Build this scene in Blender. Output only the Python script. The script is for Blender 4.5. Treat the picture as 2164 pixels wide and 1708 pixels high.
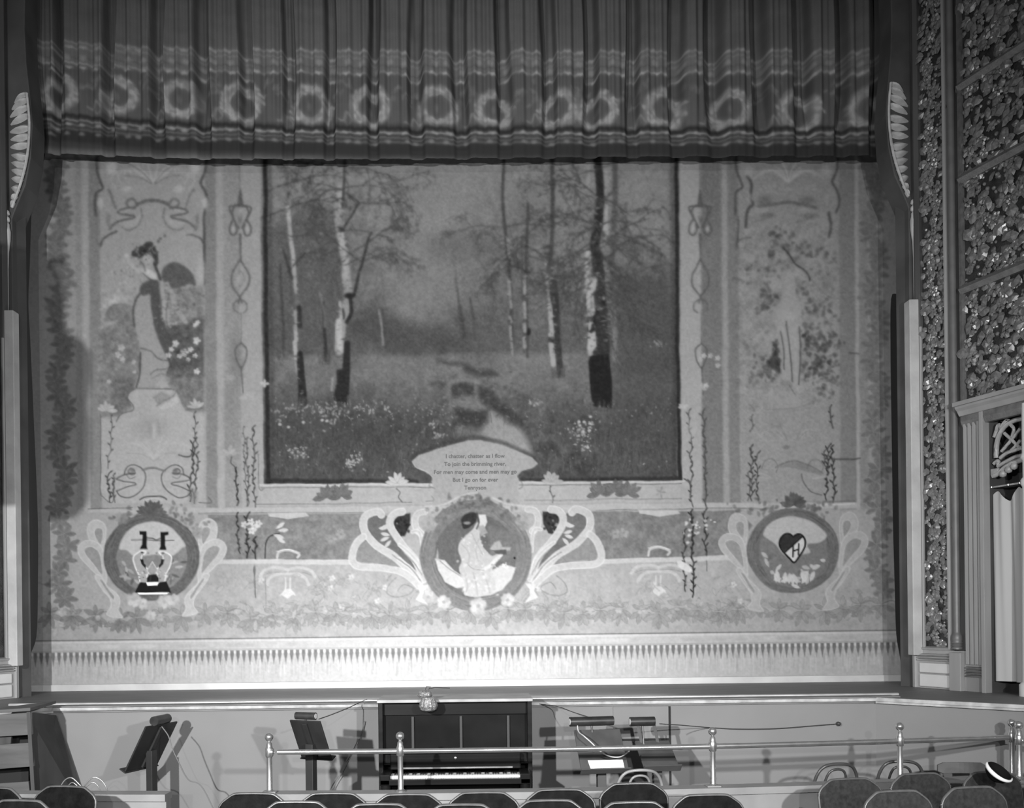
import bpy, bmesh, math, random
import numpy as np
from mathutils import Vector, Matrix, Euler

for o in list(bpy.data.objects):
    bpy.data.objects.remove(o, do_unlink=True)
scene = bpy.context.scene
C = scene.collection

# ------------------------------------------------------------------ camera
F = 1935.0                      # focal length in photo pixels (frame 2164 x 1708)
PX, PY = 1000.0, 1313.0         # principal point (rising-front view camera)
ROLL = 0.012
EYE = 0.84                      # eye height above the stage floor (z = 0)
cam_d = bpy.data.cameras.new('camera')
cam_d.sensor_fit = 'HORIZONTAL'; cam_d.sensor_width = 36.0
cam_d.lens = F * 36.0 / 2164.0
cam_d.shift_x = (1082 - PX) / 2164.0
cam_d.shift_y = (PY - 854) / 2164.0
cam_d.clip_start = 0.1
cam = bpy.data.objects.new('camera', cam_d); C.objects.link(cam)
cam.matrix_world = Matrix.Translation((0, 0, EYE)) @ Matrix.Rotation(ROLL, 4, 'Y') @ Matrix.Rotation(math.pi/2, 4, 'X')
scene.camera = cam

# ------------------------------------------------------------------ world, lamps, exposure
w = bpy.data.worlds.new('world'); scene.world = w; w.use_nodes = True
w.node_tree.nodes['Background'].inputs[0].default_value = (1, 1, 1, 1)
w.node_tree.nodes['Background'].inputs[1].default_value = 0.17
scene.view_settings.view_transform = 'Standard'
scene.view_settings.look = 'None'
scene.view_settings.gamma = 1.0
scene.view_settings.exposure = 0.0
scene.view_settings.use_curve_mapping = False

def spot(name, loc, aim, power, cone, blend, rad):
    d = bpy.data.lights.new(name, 'SPOT'); d.energy = power; d.spot_size = math.radians(cone)
    d.spot_blend = blend; d.shadow_soft_size = rad; d.color = (1, 1, 1)
    o = bpy.data.objects.new(name, d); C.objects.link(o)
    o.location = loc
    o.rotation_euler = (Vector(aim) - Vector(loc)).to_track_quat('-Z', 'Y').to_euler()
    return o
LAMP_A = (-3.7, -1.0, 2.4)
spot('flood_lamp_house_left', LAMP_A, (-1.4, 11.0, 1.3), 6600, 84, 0.9, 0.10)
spot('flood_lamp_house_right', (3.2, -0.5, 2.0), (0.6, 11.0, 1.3), 3300, 82, 0.9, 0.10)
spot('balcony_arc_lamp', (0.2, -9.0, 3.0), (-0.5, 11.5, 2.4), 2600, 56, 0.8, 0.12)
# footlights: one long lamp strip behind the low metal hood, facing the curtain
fd = bpy.data.lights.new('footlight_lamps', 'AREA'); fd.shape = 'RECTANGLE'; fd.size = 5.2; fd.size_y = 0.05; fd.energy = 200
fo = bpy.data.objects.new('footlight_lamps', fd); C.objects.link(fo)
fo.location = (-0.5, 9.80, 0.03); fo.rotation_euler = (math.radians(90 + 28), 0, 0)

# ------------------------------------------------------------------ pixel helpers
cR, sR = math.cos(ROLL), math.sin(ROLL)
def unroll(x, y):
    a, b = x - PX, y - PY
    return a*cR - b*sR, a*sR + b*cR
def at(x, y, D):
    """photo pixel at depth D -> world point"""
    u, v = unroll(x, y)
    return Vector((u/F*D, D, EYE - v/F*D))
def on_z(x, y, z):
    u, v = unroll(x, y)
    D = (EYE - z)*F/v
    return Vector((u/F*D, D, z))

# ------------------------------------------------------------------ materials
MATS = {}
def mat(name, g, rough=0.6, metal=0.0, spec=0.5, noise=0.0, scale=8.0, bump=0.0, stretch=(1, 1, 1), bscale=None):
    if name in MATS: return MATS[name]
    m = bpy.data.materials.new(name); m.use_nodes = True
    nt = m.node_tree; b = nt.nodes['Principled BSDF']
    b.inputs['Roughness'].default_value = rough; b.inputs['Metallic'].default_value = metal
    b.inputs['Specular IOR Level'].default_value = spec
    col = (g, g, g, 1)
    b.inputs['Base Color'].default_value = col
    if noise or bump:
        tc = nt.nodes.new('ShaderNodeTexCoord'); mp = nt.nodes.new('ShaderNodeMapping')
        mp.inputs['Scale'].default_value = stretch
        nt.links.new(tc.outputs['Object'], mp.inputs[0])
        n = nt.nodes.new('ShaderNodeTexNoise'); n.inputs['Scale'].default_value = scale; n.inputs['Detail'].default_value = 6
        nt.links.new(mp.outputs[0], n.inputs[0])
        if noise:
            r = nt.nodes.new('ShaderNodeValToRGB')
            lo, hi = g*(1-noise), min(1, g*(1+noise))
            r.color_ramp.elements[0].position = 0.3; r.color_ramp.elements[1].position = 0.7
            r.color_ramp.elements[0].color = (lo, lo, lo, 1); r.color_ramp.elements[1].color = (hi, hi, hi, 1)
            nt.links.new(n.outputs[0], r.inputs[0]); nt.links.new(r.outputs[0], b.inputs['Base Color'])
        if bump:
            n2 = n
            if bscale:
                n2 = nt.nodes.new('ShaderNodeTexNoise'); n2.inputs['Scale'].default_value = bscale; n2.inputs['Detail'].default_value = 8
                nt.links.new(mp.outputs[0], n2.inputs[0])
            bp = nt.nodes.new('ShaderNodeBump'); bp.inputs['Strength'].default_value = bump; bp.inputs['Distance'].default_value = 0.02
            nt.links.new(n2.outputs[0], bp.inputs['Height']); nt.links.new(bp.outputs[0], b.inputs['Normal'])
    MATS[name] = m
    return m

def painted_mat(name, attr, gain, rough=0.85, grain=0.10, gscale=260.0):
    m = bpy.data.materials.new(name); m.use_nodes = True
    nt = m.node_tree; b = nt.nodes['Principled BSDF']
    b.inputs['Roughness'].default_value = rough; b.inputs['Specular IOR Level'].default_value = 0.2
    at_ = nt.nodes.new('ShaderNodeAttribute'); at_.attribute_name = attr
    tc = nt.nodes.new('ShaderNodeTexCoord')
    n = nt.nodes.new('ShaderNodeTexNoise'); n.inputs['Scale'].default_value = gscale; n.inputs['Detail'].default_value = 3
    nt.links.new(tc.outputs['Object'], n.inputs[0])
    mr = nt.nodes.new('ShaderNodeMapRange'); mr.inputs[1].default_value = 0.25; mr.inputs[2].default_value = 0.75
    mr.inputs[3].default_value = gain*(1-grain); mr.inputs[4].default_value = gain*(1+grain)
    nt.links.new(n.outputs[0], mr.inputs[0])
    mx = nt.nodes.new('ShaderNodeVectorMath'); mx.operation = 'SCALE'
    nt.links.new(at_.outputs['Color'], mx.inputs[0]); nt.links.new(mr.outputs[0], mx.inputs['Scale'])
    nt.links.new(mx.outputs[0], b.inputs['Base Color'])
    return m

# ------------------------------------------------------------------ mesh builder
class MB:
    def __init__(s): s.v = []; s.f = []
    def add(s, vs, fs):
        k = len(s.v); s.v += [tuple(p) for p in vs]; s.f += [tuple(i+k for i in q) for q in fs]; return s
    def box(s, x0, x1, y0, y1, z0, z1):
        return s.hexa([(x0,y0,z0),(x1,y0,z0),(x1,y1,z0),(x0,y1,z0),(x0,y0,z1),(x1,y0,z1),(x1,y1,z1),(x0,y1,z1)])
    def hexa(s, p):
        return s.add(p, [(0,3,2,1),(4,5,6,7),(0,1,5,4),(1,2,6,5),(2,3,7,6),(3,0,4,7)])
    def prism(s, poly, off):
        """polygon (list of 3D points) swept along vector off"""
        n = len(poly); off = Vector(off)
        a = [Vector(p) for p in poly]; b = [p + off for p in a]
        fs = [tuple(range(n)), tuple(range(2*n-1, n-1, -1))]
        fs += [(i, n+i, n+(i+1) % n, (i+1) % n) for i in range(n)]
        return s.add(a+b, fs)
    def lathe(s, prof, o=(0,0,0), n=16, axis='Z', flute=0.0, nf=8):
        vs = []; fs = []; m = len(prof)
        for i in range(n):
            t = 2*math.pi*i/n; k = 1 + flute*math.cos(nf*t)
            for r, h in prof:
                x, y = r*k*math.cos(t), r*k*math.sin(t)
                p = (x, y, h) if axis == 'Z' else ((h, x, y) if axis == 'X' else (y, h, x))
                vs.append((p[0]+o[0], p[1]+o[1], p[2]+o[2]))
        for i in range(n):
            j = (i+1) % n
            for q in range(m-1):
                fs.append((i*m+q, j*m+q, j*m+q+1, i*m+q+1))
        if prof[0][0] > 1e-6: fs.append(tuple(i*m for i in reversed(range(n))))
        if prof[-1][0] > 1e-6: fs.append(tuple(i*m+m-1 for i in range(n)))
        return s.add(vs, fs)
    def tube(s, pts, r, n=8, closed=False, rs=None):
        pts = [Vector(p) for p in pts]; m = len(pts); vs = []; fs = []
        up = Vector((0.13, 0.21, 0.97))
        for i, p in enumerate(pts):
            a = pts[(i-1) % m] if (i > 0 or closed) else p
            b = pts[(i+1) % m] if (i < m-1 or closed) else p
            t = (b - a).normalized()
            x = t.cross(up)
            if x.length < 1e-3: x = t.cross(Vector((1, 0, 0)))
            x.normalize(); y = t.cross(x).normalized()
            rr = rs[i] if rs else r
            for k in range(n):
                c = 2*math.pi*k/n
                vs.append(p + x*rr*math.cos(c) + y*rr*math.sin(c))
        for i in range(m if closed else m-1):
            j = (i+1) % m
            for k in range(n):
                l = (k+1) % n
                fs.append((i*n+k, i*n+l, j*n+l, j*n+k))
        if not closed:
            fs.append(tuple(reversed(range(n)))); fs.append(tuple((m-1)*n+k for k in range(n)))
        return s.add(vs, fs)
    def build(s, name, m, parent=None, smooth=None, bevel=0.0):
        me = bpy.data.meshes.new(name); me.from_pydata(s.v, [], s.f); me.update()
        bm = bmesh.new(); bm.from_mesh(me); bmesh.ops.recalc_face_normals(bm, faces=bm.faces); bm.to_mesh(me); bm.free()
        me.materials.append(m)
        if smooth is not None:
            me.polygons.foreach_set('use_smooth', [True]*len(me.polygons))
            me.set_sharp_from_angle(angle=math.radians(smooth))
        o = bpy.data.objects.new(name, me); C.objects.link(o)
        if parent is not None: o.parent = parent
        if bevel:
            bv = o.modifiers.new('bevel', 'BEVEL'); bv.width = bevel; bv.segments = 2; bv.limit_method = 'ANGLE'
        return o

def spline(pts, k=6, closed=False):
    pts = [np.array(p, float) for p in pts]; n = len(pts); out = []
    rng = range(n if closed else n-1)
    for i in rng:
        p1, p2 = pts[i], pts[(i+1) % n]
        p0 = pts[(i-1) % n] if (i > 0 or closed) else p1
        p3 = pts[(i+2) % n] if (i+2 < n or closed) else p2
        for j in range(k):
            t = j/k
            out.append(0.5*((2*p1) + (-p0+p2)*t + (2*p0-5*p1+4*p2-p3)*t*t + (-p0+3*p1-3*p2+p3)*t**3))
    if not closed: out.append(pts[-1])
    return out
def tag(o, label=None, cat=None, group=None, kind=None):
    if label: o['label'] = label
    if cat: o['category'] = cat
    if group: o['group'] = group
    if kind: o['kind'] = kind
    return o
def empty(name, loc, rz=0.0):
    o = bpy.data.objects.new(name, None); C.objects.link(o); o.location = loc; o.rotation_euler = (0, 0, rz)
    o.empty_display_size = 0.1
    return o
def copy_tree(o, parent=None):
    c = o.copy(); C.objects.link(c); c.parent = parent
    for ch in list(o.children): copy_tree(ch, c)
    return c
# ------------------------------------------------------------------ the shell: stage, pit, floor
YE = 9.4            # stage front edge
YP = 10.8           # proscenium plane
ZP = -1.26          # pit and front auditorium floor
XEL, XER = -4.33, 4.13      # ends of the straight stage front
stage_m = mat('stage_boards', .11, .55, noise=.35, scale=2.2, stretch=(1, 14, 1), bump=.08)
pit_m = mat('pit_wall_paint', .17, .8, noise=.06, scale=1.6, bump=.05, bscale=60)
lip_m = mat('worn_white_edge', .34, .6, noise=.3, scale=9)
house_m = mat('house_floor', .14, .8, noise=.2, scale=3)
XR0, XL0 = 5.09, -5.36      # inner edges of the proscenium opening

# stage floor with chamfered front corners
poly = [(-9.0, 14.0, 0), (-9.0, YE-2.6, 0), (XEL-2.6, YE-2.6, 0), (XEL, YE, 0), (XER, YE, 0), (XER+2.6, YE-2.6, 0), (9.0, YE-2.6, 0), (9.0, 14.0, 0)]
st = MB().prism(poly, (0, 0, -.05)).build('floor_stage', stage_m); tag(st, kind='structure')
# white worn lip along the straight front and the two chamfers
lp = MB()
lp.prism([(XEL, YE-.02, -.030), (XEL, YE+.03, -.030), (XEL, YE+.03, .001), (XEL, YE-.02, .001)], (XER-XEL, 0, 0))
lip = lp.build('trim_1', lip_m, bevel=.004); tag(lip, kind='structure')
def chamfer(sx, x0):
    o = MB(); n = Vector((sx*.707, .707, 0)); d = Vector((sx*2.6, -2.6, 0)); p = Vector((x0, YE, 0))
    for (a, b, z0, z1) in ((-.012, .035, -.03, .006), (-.03, .0, -.052, -.03)):
        o.prism([p+n*a+Vector((0,0,z0)), p+n*b+Vector((0,0,z0)), p+n*b+Vector((0,0,z1)), p+n*a+Vector((0,0,z1))], d)
    return o
t2 = chamfer(1, XER).build('trim_2', lip_m, bevel=.004); tag(t2, kind='structure')
t3 = chamfer(-1, XEL).build('trim_3', lip_m, bevel=.004); tag(t3, kind='structure')
# wall under the stage front (back of the orchestra pit), with its hatch on the right of the piano
pw = MB().box(XEL-.05, XER+.05, YE+.02, YE+.12, ZP, -.05).build('wall_pit', pit_m); tag(pw, kind='structure')
for sx, x0, nm in ((1, XER, 'wall_pit_right'), (-1, XEL, 'wall_pit_left')):
    o = MB().prism([(x0, YE+.02, ZP), (x0+sx*2.7, YE-2.68, ZP), (x0+sx*2.77, YE-2.6, ZP), (x0+sx*.05, YE+.12, ZP)], (0, 0, -.05-ZP)).build(nm, pit_m); tag(o, kind='structure')
ha, hb = at(1296, 1490, YE), at(1413, 1490, YE)
hz = at(1350, 1564, YE).z
hatch = empty('door_1', (ha.x, YE+.02, ZP)); tag(hatch, kind='structure')
w_ = hb.x-ha.x
dark_gap = mat('dark_joint', .012, .9)
MB().box(0, w_, -.012, .0, 0.02, hz-ZP-.012).build('panel', pit_m, hatch, bevel=.003)
MB().box(0, w_, -.012, .0, hz-ZP+.012, -.06-ZP).build('panel', pit_m, hatch, bevel=.003)
MB().box(w_, w_+.022, -.010, .0, 0.02, -.06-ZP).build('joint', dark_gap, hatch)
MB().box(0, w_, -.006, .0, hz-ZP-.012, hz-ZP+.012).build('joint', dark_gap, hatch)
# raked house floor: level in the pit, rising towards the camera behind the rail
fl = MB()
fl.hexa([(-11, 7.4, ZP-.1), (11, 7.4, ZP-.1), (11, 9.6, ZP-.1), (-11, 9.6, ZP-.1), (-11, 7.4, ZP), (11, 7.4, ZP), (11, 9.6, ZP), (-11, 9.6, ZP)])
fl.hexa([(-11, -6, -.1-.0), (11, -6, -.1), (11, 7.4, ZP-.1), (-11, 7.4, ZP-.1), (-11, -6, .35-.0), (11, -6, .35), (11, 7.4, ZP), (-11, 7.4, ZP)])
fl = fl.build('floor', house_m); tag(fl, kind='structure')
def floor_z(y): return ZP if y >= 7.4 else ZP+(7.4-y)*(.35-ZP)/13.4

# ------------------------------------------------------------------ footlight trough
ft = empty('footlight_trough', (0, 9.7, 0)); tag(ft, 'long low footlight trough with bright metal rim along the stage edge', 'footlights')
fx0, fx1 = on_z(66, 1480, .02).x, on_z(1876, 1462, .02).x
metal_m = mat('tin_rim', .55, .35, metal=.6, noise=.2, scale=4)
MB().prism([(fx0, -.02, .002), (fx0, .03, .002), (fx0, .025, .024), (fx0, .0, .028), (fx0, -.02, .02)], (fx1-fx0, 0, 0)).build('rim', metal_m, ft, bevel=.003)
MB().box(fx0+.2, fx1-.1, -.26, -.02, .003, .009).build('cover_board', mat('trough_board', .2, .7, noise=.2, scale=3), ft)
bulb_m = mat('bulb_glass', .8, .15)
for k in range(26):
    x = fx0+.4+(fx1-fx0-.8)*k/25
    MB().lathe([(0, .003), (.008, .004), (.011, .010), (.008, .017), (0, .019)], (x, .06, 0), 8).build('bulb', bulb_m, ft, smooth=60)
# ------------------------------------------------------------------ painter: brush work rasterised into colour attributes
class Canvas:
    """grey paint layer; all coordinates are photo pixels, turned upright so rows are level in the place"""
    def __init__(s, x0, y0, x1, y1, step, base, seed=1):
        s.x0, s.y0, s.st = x0, y0, step
        s.nx = int((x1-x0)/step)+1; s.ny = int((y1-y0)/step)+1
        s.a = np.full((s.ny, s.nx), base, np.float32)
        s.rng = np.random.default_rng(seed); s.rnd = random.Random(seed)
        s.gx = x0 + np.arange(s.nx)*step; s.gy = y0 + np.arange(s.ny)*step
    def T(s, pts):
        q = []
        for p in pts:
            u, v = unroll(p[0], p[1]); q.append((u+PX, v+PY))
        return np.array(q)
    def win(s, xa, ya, xb, yb):
        i0 = max(0, int((xa-s.x0)/s.st)); i1 = min(s.nx, int((xb-s.x0)/s.st)+2)
        j0 = max(0, int((ya-s.y0)/s.st)); j1 = min(s.ny, int((yb-s.y0)/s.st)+2)
        return i0, i1, j0, j1
    def blend(s, w, cov, val, alpha, add=False, mask=None):
        i0, i1, j0, j1 = w
        r = s.a[j0:j1, i0:i1]; c = cov*alpha
        if mask is not None: c = c*mask[j0:j1, i0:i1]
        if add: r += val*c
        else: r += (val-r)*c
    def poly(s, pts, val, alpha=1, soft=2.5, smooth=False, add=False, mask=None):
        if smooth: pts = spline(pts, 5, True)
        q = s.T(pts); w = s.win(q[:,0].min()-soft, q[:,1].min()-soft, q[:,0].max()+soft, q[:,1].max()+soft)
        i0, i1, j0, j1 = w
        if i1 <= i0 or j1 <= j0: return
        X, Y = np.meshgrid(s.gx[i0:i1], s.gy[j0:j1])
        d2 = np.full(X.shape, 1e9); ins = np.zeros(X.shape, bool); n = len(q)
        for k in range(n):
            ax, ay = q[k]; bx, by = q[(k+1) % n]
            ex, ey = bx-ax, by-ay; L = ex*ex+ey*ey+1e-9
            t = np.clip(((X-ax)*ex+(Y-ay)*ey)/L, 0, 1)
            d2 = np.minimum(d2, (X-ax-t*ex)**2+(Y-ay-t*ey)**2)
            cr = ((ay > Y) != (by > Y)) & (X < ex*(Y-ay)/(by-ay+1e-12)+ax)
            ins ^= cr
        d = np.sqrt(d2); sd = np.where(ins, d, -d)
        s.blend(w, np.clip(0.5+sd/soft, 0, 1), val, alpha, add, mask)
    def stroke(s, pts, wd, val, alpha=1, soft=2.0, smooth=True, wd2=None, add=False, mask=None):
        if smooth and len(pts) > 2: pts = spline(pts, 5)
        q = s.T(pts); n = len(q)
        if wd2 is None: wd2 = wd
        pad = max(wd, wd2)/2+soft
        w = s.win(q[:,0].min()-pad, q[:,1].min()-pad, q[:,0].max()+pad, q[:,1].max()+pad)
        i0, i1, j0, j1 = w
        if i1 <= i0 or j1 <= j0: return
        cov = np.zeros((j1-j0, i1-i0), np.float32)
        for k in range(n-1):
            ax, ay = q[k]; bx, by = q[k+1]
            wa = wd+(wd2-wd)*k/(n-1); wb = wd+(wd2-wd)*(k+1)/(n-1)
            a0, a1, b0, b1 = s.win(min(ax,bx)-pad, min(ay,by)-pad, max(ax,bx)+pad, max(ay,by)+pad)
            if a1 <= a0 or b1 <= b0: continue
            X, Y = np.meshgrid(s.gx[a0:a1], s.gy[b0:b1])
            ex, ey = bx-ax, by-ay; L = ex*ex+ey*ey+1e-9
            t = np.clip(((X-ax)*ex+(Y-ay)*ey)/L, 0, 1)
            d = np.sqrt((X-ax-t*ex)**2+(Y-ay-t*ey)**2)
            c = np.clip(0.5+((wa+(wb-wa)*t)/2-d)/soft, 0, 1)
            sub = cov[b0-j0:b1-j0, a0-i0:a1-i0]
            np.maximum(sub, c, out=sub)
        s.blend(w, cov, val, alpha, add, mask)
    def blob(s, x, y, rx, ry, val, alpha=1, rot=0.0, hard=0.35, add=False, mask=None):
        p = s.T([(x, y)])[0]; R = max(rx, ry)*1.3
        w = s.win(p[0]-R, p[1]-R, p[0]+R, p[1]+R); i0, i1, j0, j1 = w
        if i1 <= i0 or j1 <= j0: return
        X, Y = np.meshgrid(s.gx[i0:i1]-p[0], s.gy[j0:j1]-p[1])
        c, n = math.cos(rot), math.sin(rot)
        r = np.sqrt(((X*c+Y*n)/rx)**2+((-X*n+Y*c)/ry)**2)
        t = np.clip((1.2-r)/(1.2-hard), 0, 1)
        s.blend(w, t*t*(3-2*t), val, alpha, add, mask)
    def rect(s, x0, y0, x1, y1, val, alpha=1, soft=2.5, **k):
        s.poly([(x0,y0),(x1,y0),(x1,y1),(x0,y1)], val, alpha, soft, **k)
    def leaf(s, x, y, ang, ln, wd, val, alpha=1, soft=2.0, edge=None):
        c, n = math.cos(ang), math.sin(ang)
        P = lambda t, o: (x+c*ln*t-n*o*wd/2, y+n*ln*t+c*o*wd/2)
        pts = [P(0,0),P(.25,.7),P(.55,1),P(.82,.7),P(1,0),P(.82,-.7),P(.55,-1),P(.25,-.7)]
        if edge is not None: s.stroke(pts+[pts[0]], 1.6, edge, alpha*.7, 1.5, False)
        s.poly(pts, val, alpha, soft)
        s.stroke([P(.08,0),P(.9,0)], 1.0, val-0.05, alpha*.5, 1.5, False)
    def palm(s, x, y, n, r, wd, val, alpha=1, a0=0.0, span=2*math.pi, soft=2.2, edge=None):
        for k in range(n):
            a = a0+span*k/max(1, n-(0 if span > 6.2 else 1))+s.rnd.uniform(-.12,.12)
            s.leaf(x, y, a, r*s.rnd.uniform(.8,1.15), wd*s.rnd.uniform(.85,1.15), val+s.rnd.uniform(-.02,.02), alpha, soft, edge)
    def vine(s, x0, y0, x1, y1, val=0.27, wd=2.0, lf=7, gap=11, alpha=.85, wob=3):
        L = math.hypot(x1-x0, y1-y0); n = max(2, int(L/gap)); pts = []
        for k in range(n+1):
            t = k/n; pts.append((x0+(x1-x0)*t+s.rnd.uniform(-wob,wob), y0+(y1-y0)*t))
        s.stroke(pts, wd, val, alpha)
        for k, p in enumerate(pts[:-1]):
            a = math.pi/2+(-1)**k*s.rnd.uniform(.5,.9)-math.pi*0
            s.leaf(p[0], p[1], -math.pi/2+(-1)**k*s.rnd.uniform(.4,.9), lf*s.rnd.uniform(.8,1.4), 3.4, val, alpha)
    def flower(s, x, y, r, val, alpha=1, n=6, core=None):
        for k in range(n):
            a = 2*math.pi*k/n+s.rnd.uniform(-.2,.2)
            s.blob(x+math.cos(a)*r*.55, y+math.sin(a)*r*.55, r*.55, r*.42, val+s.rnd.uniform(-.04,.04), alpha, a, .5)
        if core: s.blob(x, y, r*.3, r*.3, core, alpha)
    def fbm(s, cell, octv=4, sx=1.0):
        out = np.zeros_like(s.a); amp = 1.0; tot = 0
        for _ in range(octv):
            cx, cy = max(1.01, cell*sx), max(1.01, cell)
            nx, ny = int(s.nx*s.st/cx)+3, int(s.ny*s.st/cy)+3
            g = s.rng.random((ny, nx)).astype(np.float32)*2-1
            fx = np.arange(s.nx)*s.st/cx; fy = np.arange(s.ny)*s.st/cy
            ix = fx.astype(int); iy = fy.astype(int); tx = fx-ix; ty = fy-iy
            tx = tx*tx*(3-2*tx); ty = (ty*ty*(3-2*ty))[:,None]
            a = g[np.ix_(iy,ix)]*(1-tx)+g[np.ix_(iy,ix+1)]*tx
            b = g[np.ix_(iy+1,ix)]*(1-tx)+g[np.ix_(iy+1,ix+1)]*tx
            out += amp*(a*(1-ty)+b*ty); tot += amp; amp *= .55; cell /= 2
        return out/tot
    def blurred(s, r):
        k = np.exp(-np.arange(-8, 9)**2/(2*(r/s.st)**2)); k /= k.sum(); a = s.a
        for ax in (0, 1):
            p = np.pad(a, [(8, 8) if d == ax else (0, 0) for d in (0, 1)], mode='edge'); o = np.zeros_like(a); n = a.shape[ax]
            for i, w in enumerate(k):
                if w > 1e-4: o += w*(p[i:i+n] if ax == 0 else p[:, i:i+n])
            a = o
        return a
    def warp(s, amp, cell):
        dx, dy = s.fbm(cell, 3)*amp/s.st*1.6, s.fbm(cell, 3)*amp/s.st*1.6
        X, Y = np.meshgrid(np.arange(s.nx), np.arange(s.ny))
        x = np.clip(X+dx, 0, s.nx-1.01); y = np.clip(Y+dy, 0, s.ny-1.01); i = x.astype(int); j = y.astype(int); tx = x-i; ty = y-j; a = s.a
        s.a = ((a[j,i]*(1-tx)+a[j,i+1]*tx)*(1-ty)+(a[j+1,i]*(1-tx)+a[j+1,i+1]*tx)*ty).astype(np.float32)
    def lin(s):
        return np.clip(s.a, 0.01, 1)**2.2
    def to_mesh(s, name, material, D, yfun=None, keep=None):
        """grid mesh whose vertices carry the paint; D is the depth of the cloth, yfun adds relief"""
        X, Y = np.meshgrid(s.gx, s.gy)
        wx = (X-PX)/F*D; wz = EYE-(Y-PY)/F*D
        wy = np.full_like(wx, D)
        if yfun is not None: wy = wy+yfun(X, Y)
        co = np.stack([wx, wy, wz], -1).reshape(-1, 3).astype(np.float32)
        if keep is not None: co[:,2] = keep(X, Y, wz).reshape(-1)
        idx = np.arange(s.nx*s.ny).reshape(s.ny, s.nx)
        q = np.stack([idx[:-1,:-1], idx[1:,:-1], idx[1:,1:], idx[:-1,1:]], -1).reshape(-1, 4)
        me = bpy.data.meshes.new(name)
        me.vertices.add(len(co)); me.vertices.foreach_set('co', co.ravel())
        me.loops.add(q.size); me.loops.foreach_set('vertex_index', q.ravel().astype(np.int32))
        me.polygons.add(len(q)); me.polygons.foreach_set('loop_start', np.arange(0, q.size, 4, dtype=np.int32))
        me.update(calc_edges=True); me.validate()
        me.polygons.foreach_set('use_smooth', np.ones(len(q), bool))
        at_ = me.color_attributes.new('paint', 'FLOAT_COLOR', 'POINT')
        l = s.lin().ravel(); col = np.stack([l, l, l, np.ones_like(l)], -1).astype(np.float32)
        at_.data.foreach_set('color', col.ravel())
        me.materials.append(material)
        o = bpy.data.objects.new(name, me); C.objects.link(o)
        return o
# ------------------------------------------------------------------ painted drop curtain
YC = 11.8
cv = Canvas(28, 300, 1952, 1450, 1.85, 0.47, 7)
R = cv.rnd
def mirx(pts, ax, dy=0): return [(2*ax-x, y+dy) for x, y in pts]
def shift(pts, dx, dy=0, sx=1.0, cx=0): return [(cx+(x-cx)*sx+dx, y+dy) for x, y in pts]
n_big = cv.fbm(140, 4); n_mid = cv.fbm(26, 4); n_fine = cv.fbm(8, 3)
cv.a += n_big*.02

# vertical border bands
def vb(x0, x1, val, y0=320, y1=1078, soft=4, a=1):
    cv.poly([(x0, y0), (x1, y0), (x1+5, y1), (x0+5, y1)], val, a, soft)
vb(158, 172, .445); vb(173, 187, .505, soft=8); vb(187, 211, .42); vb(211, 431, .49)
vb(432, 456, .415); vb(456, 470, .50, soft=7); vb(471, 506, .45, a=.8); vb(506, 558, .485)
cv.blob(500, 760, 18, 70, .39, .7); cv.blob(487, 900, 20, 120, .41, .5)
vb(1436, 1480, .50); vb(1480, 1526, .385, soft=6); vb(1524, 1536, .47, soft=7); vb(1536, 1560, .40, soft=6)
vb(1562, 1772, .455); vb(1772, 1806, .405); vb(1806, 1813, .50); vb(1813, 1832, .43)

# ---- the landscape picture
px0, py0, px1, py1 = 560, 325, 1433, 1021
j = np.arange(cv.ny); i = np.arange(cv.nx)
GX, GY = np.meshgrid(cv.gx, cv.gy)
pm = np.clip((GX-px0)/3, 0, 1)*np.clip((px1+3-GX)/3, 0, 1)*np.clip((py1-GY)/3+.5, 0, 1)
pm = pm.astype(np.float32)
pic = np.interp(GY, [330, 420, 520, 620, 700, 742, 752, 800, 850, 900, 1020], [.45, .425, .385, .36, .325, .32, .375, .35, .30, .27, .265]).astype(np.float32)
cv.a = cv.a*(1-pm)+pic*pm
cv.a += pm*(n_big*.035+n_mid*.045+n_fine*.02)
def P_(f, *a, **k): k['mask'] = pm; getattr(cv, f)(*a, **k)
P_('blob', 930, 400, 130, 130, .455, .7); P_('blob', 900, 590, 130, 120, .42, .65); P_('blob', 1200, 430, 70, 110, .44, .5)
P_('blob', 1360, 450, 70, 120, .445, .6); P_('blob', 970, 520, 90, 40, .345, .6)
P_('poly', [(568,560),(600,470),(640,440),(690,455),(720,500),(720,700),(568,720)], .305, .75, 40, smooth=True)
P_('poly', [(1290,560),(1370,575),(1432,570),(1440,800),(1300,800)], .285, .85, 50)
P_('poly', [(1300,760),(1432,700),(1440,1020),(1280,1020)], .285, .7, 60)
P_('poly', [(568,700),(700,690),(800,700),(900,735),(900,752),(568,750)], .30, .7, 25)
P_('poly', [(735,680),(790,655),(840,672),(880,690),(950,705),(965,738),(860,745),(760,715)], .265, .8, 34, smooth=True)
P_('poly', [(1000,700),(1200,690),(1430,700),(1430,750),(1000,745)], .31, .6, 25)
P_('blob', 850, 780, 110, 30, .375, .6); P_('blob', 1130, 790, 100, 40, .37, .6); P_('blob', 660, 790, 60, 30, .36, .6)
P_('poly', [(568,850),(700,845),(900,870),(960,930),(960,1015),(568,1015)], .255, .6, 40)
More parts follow.
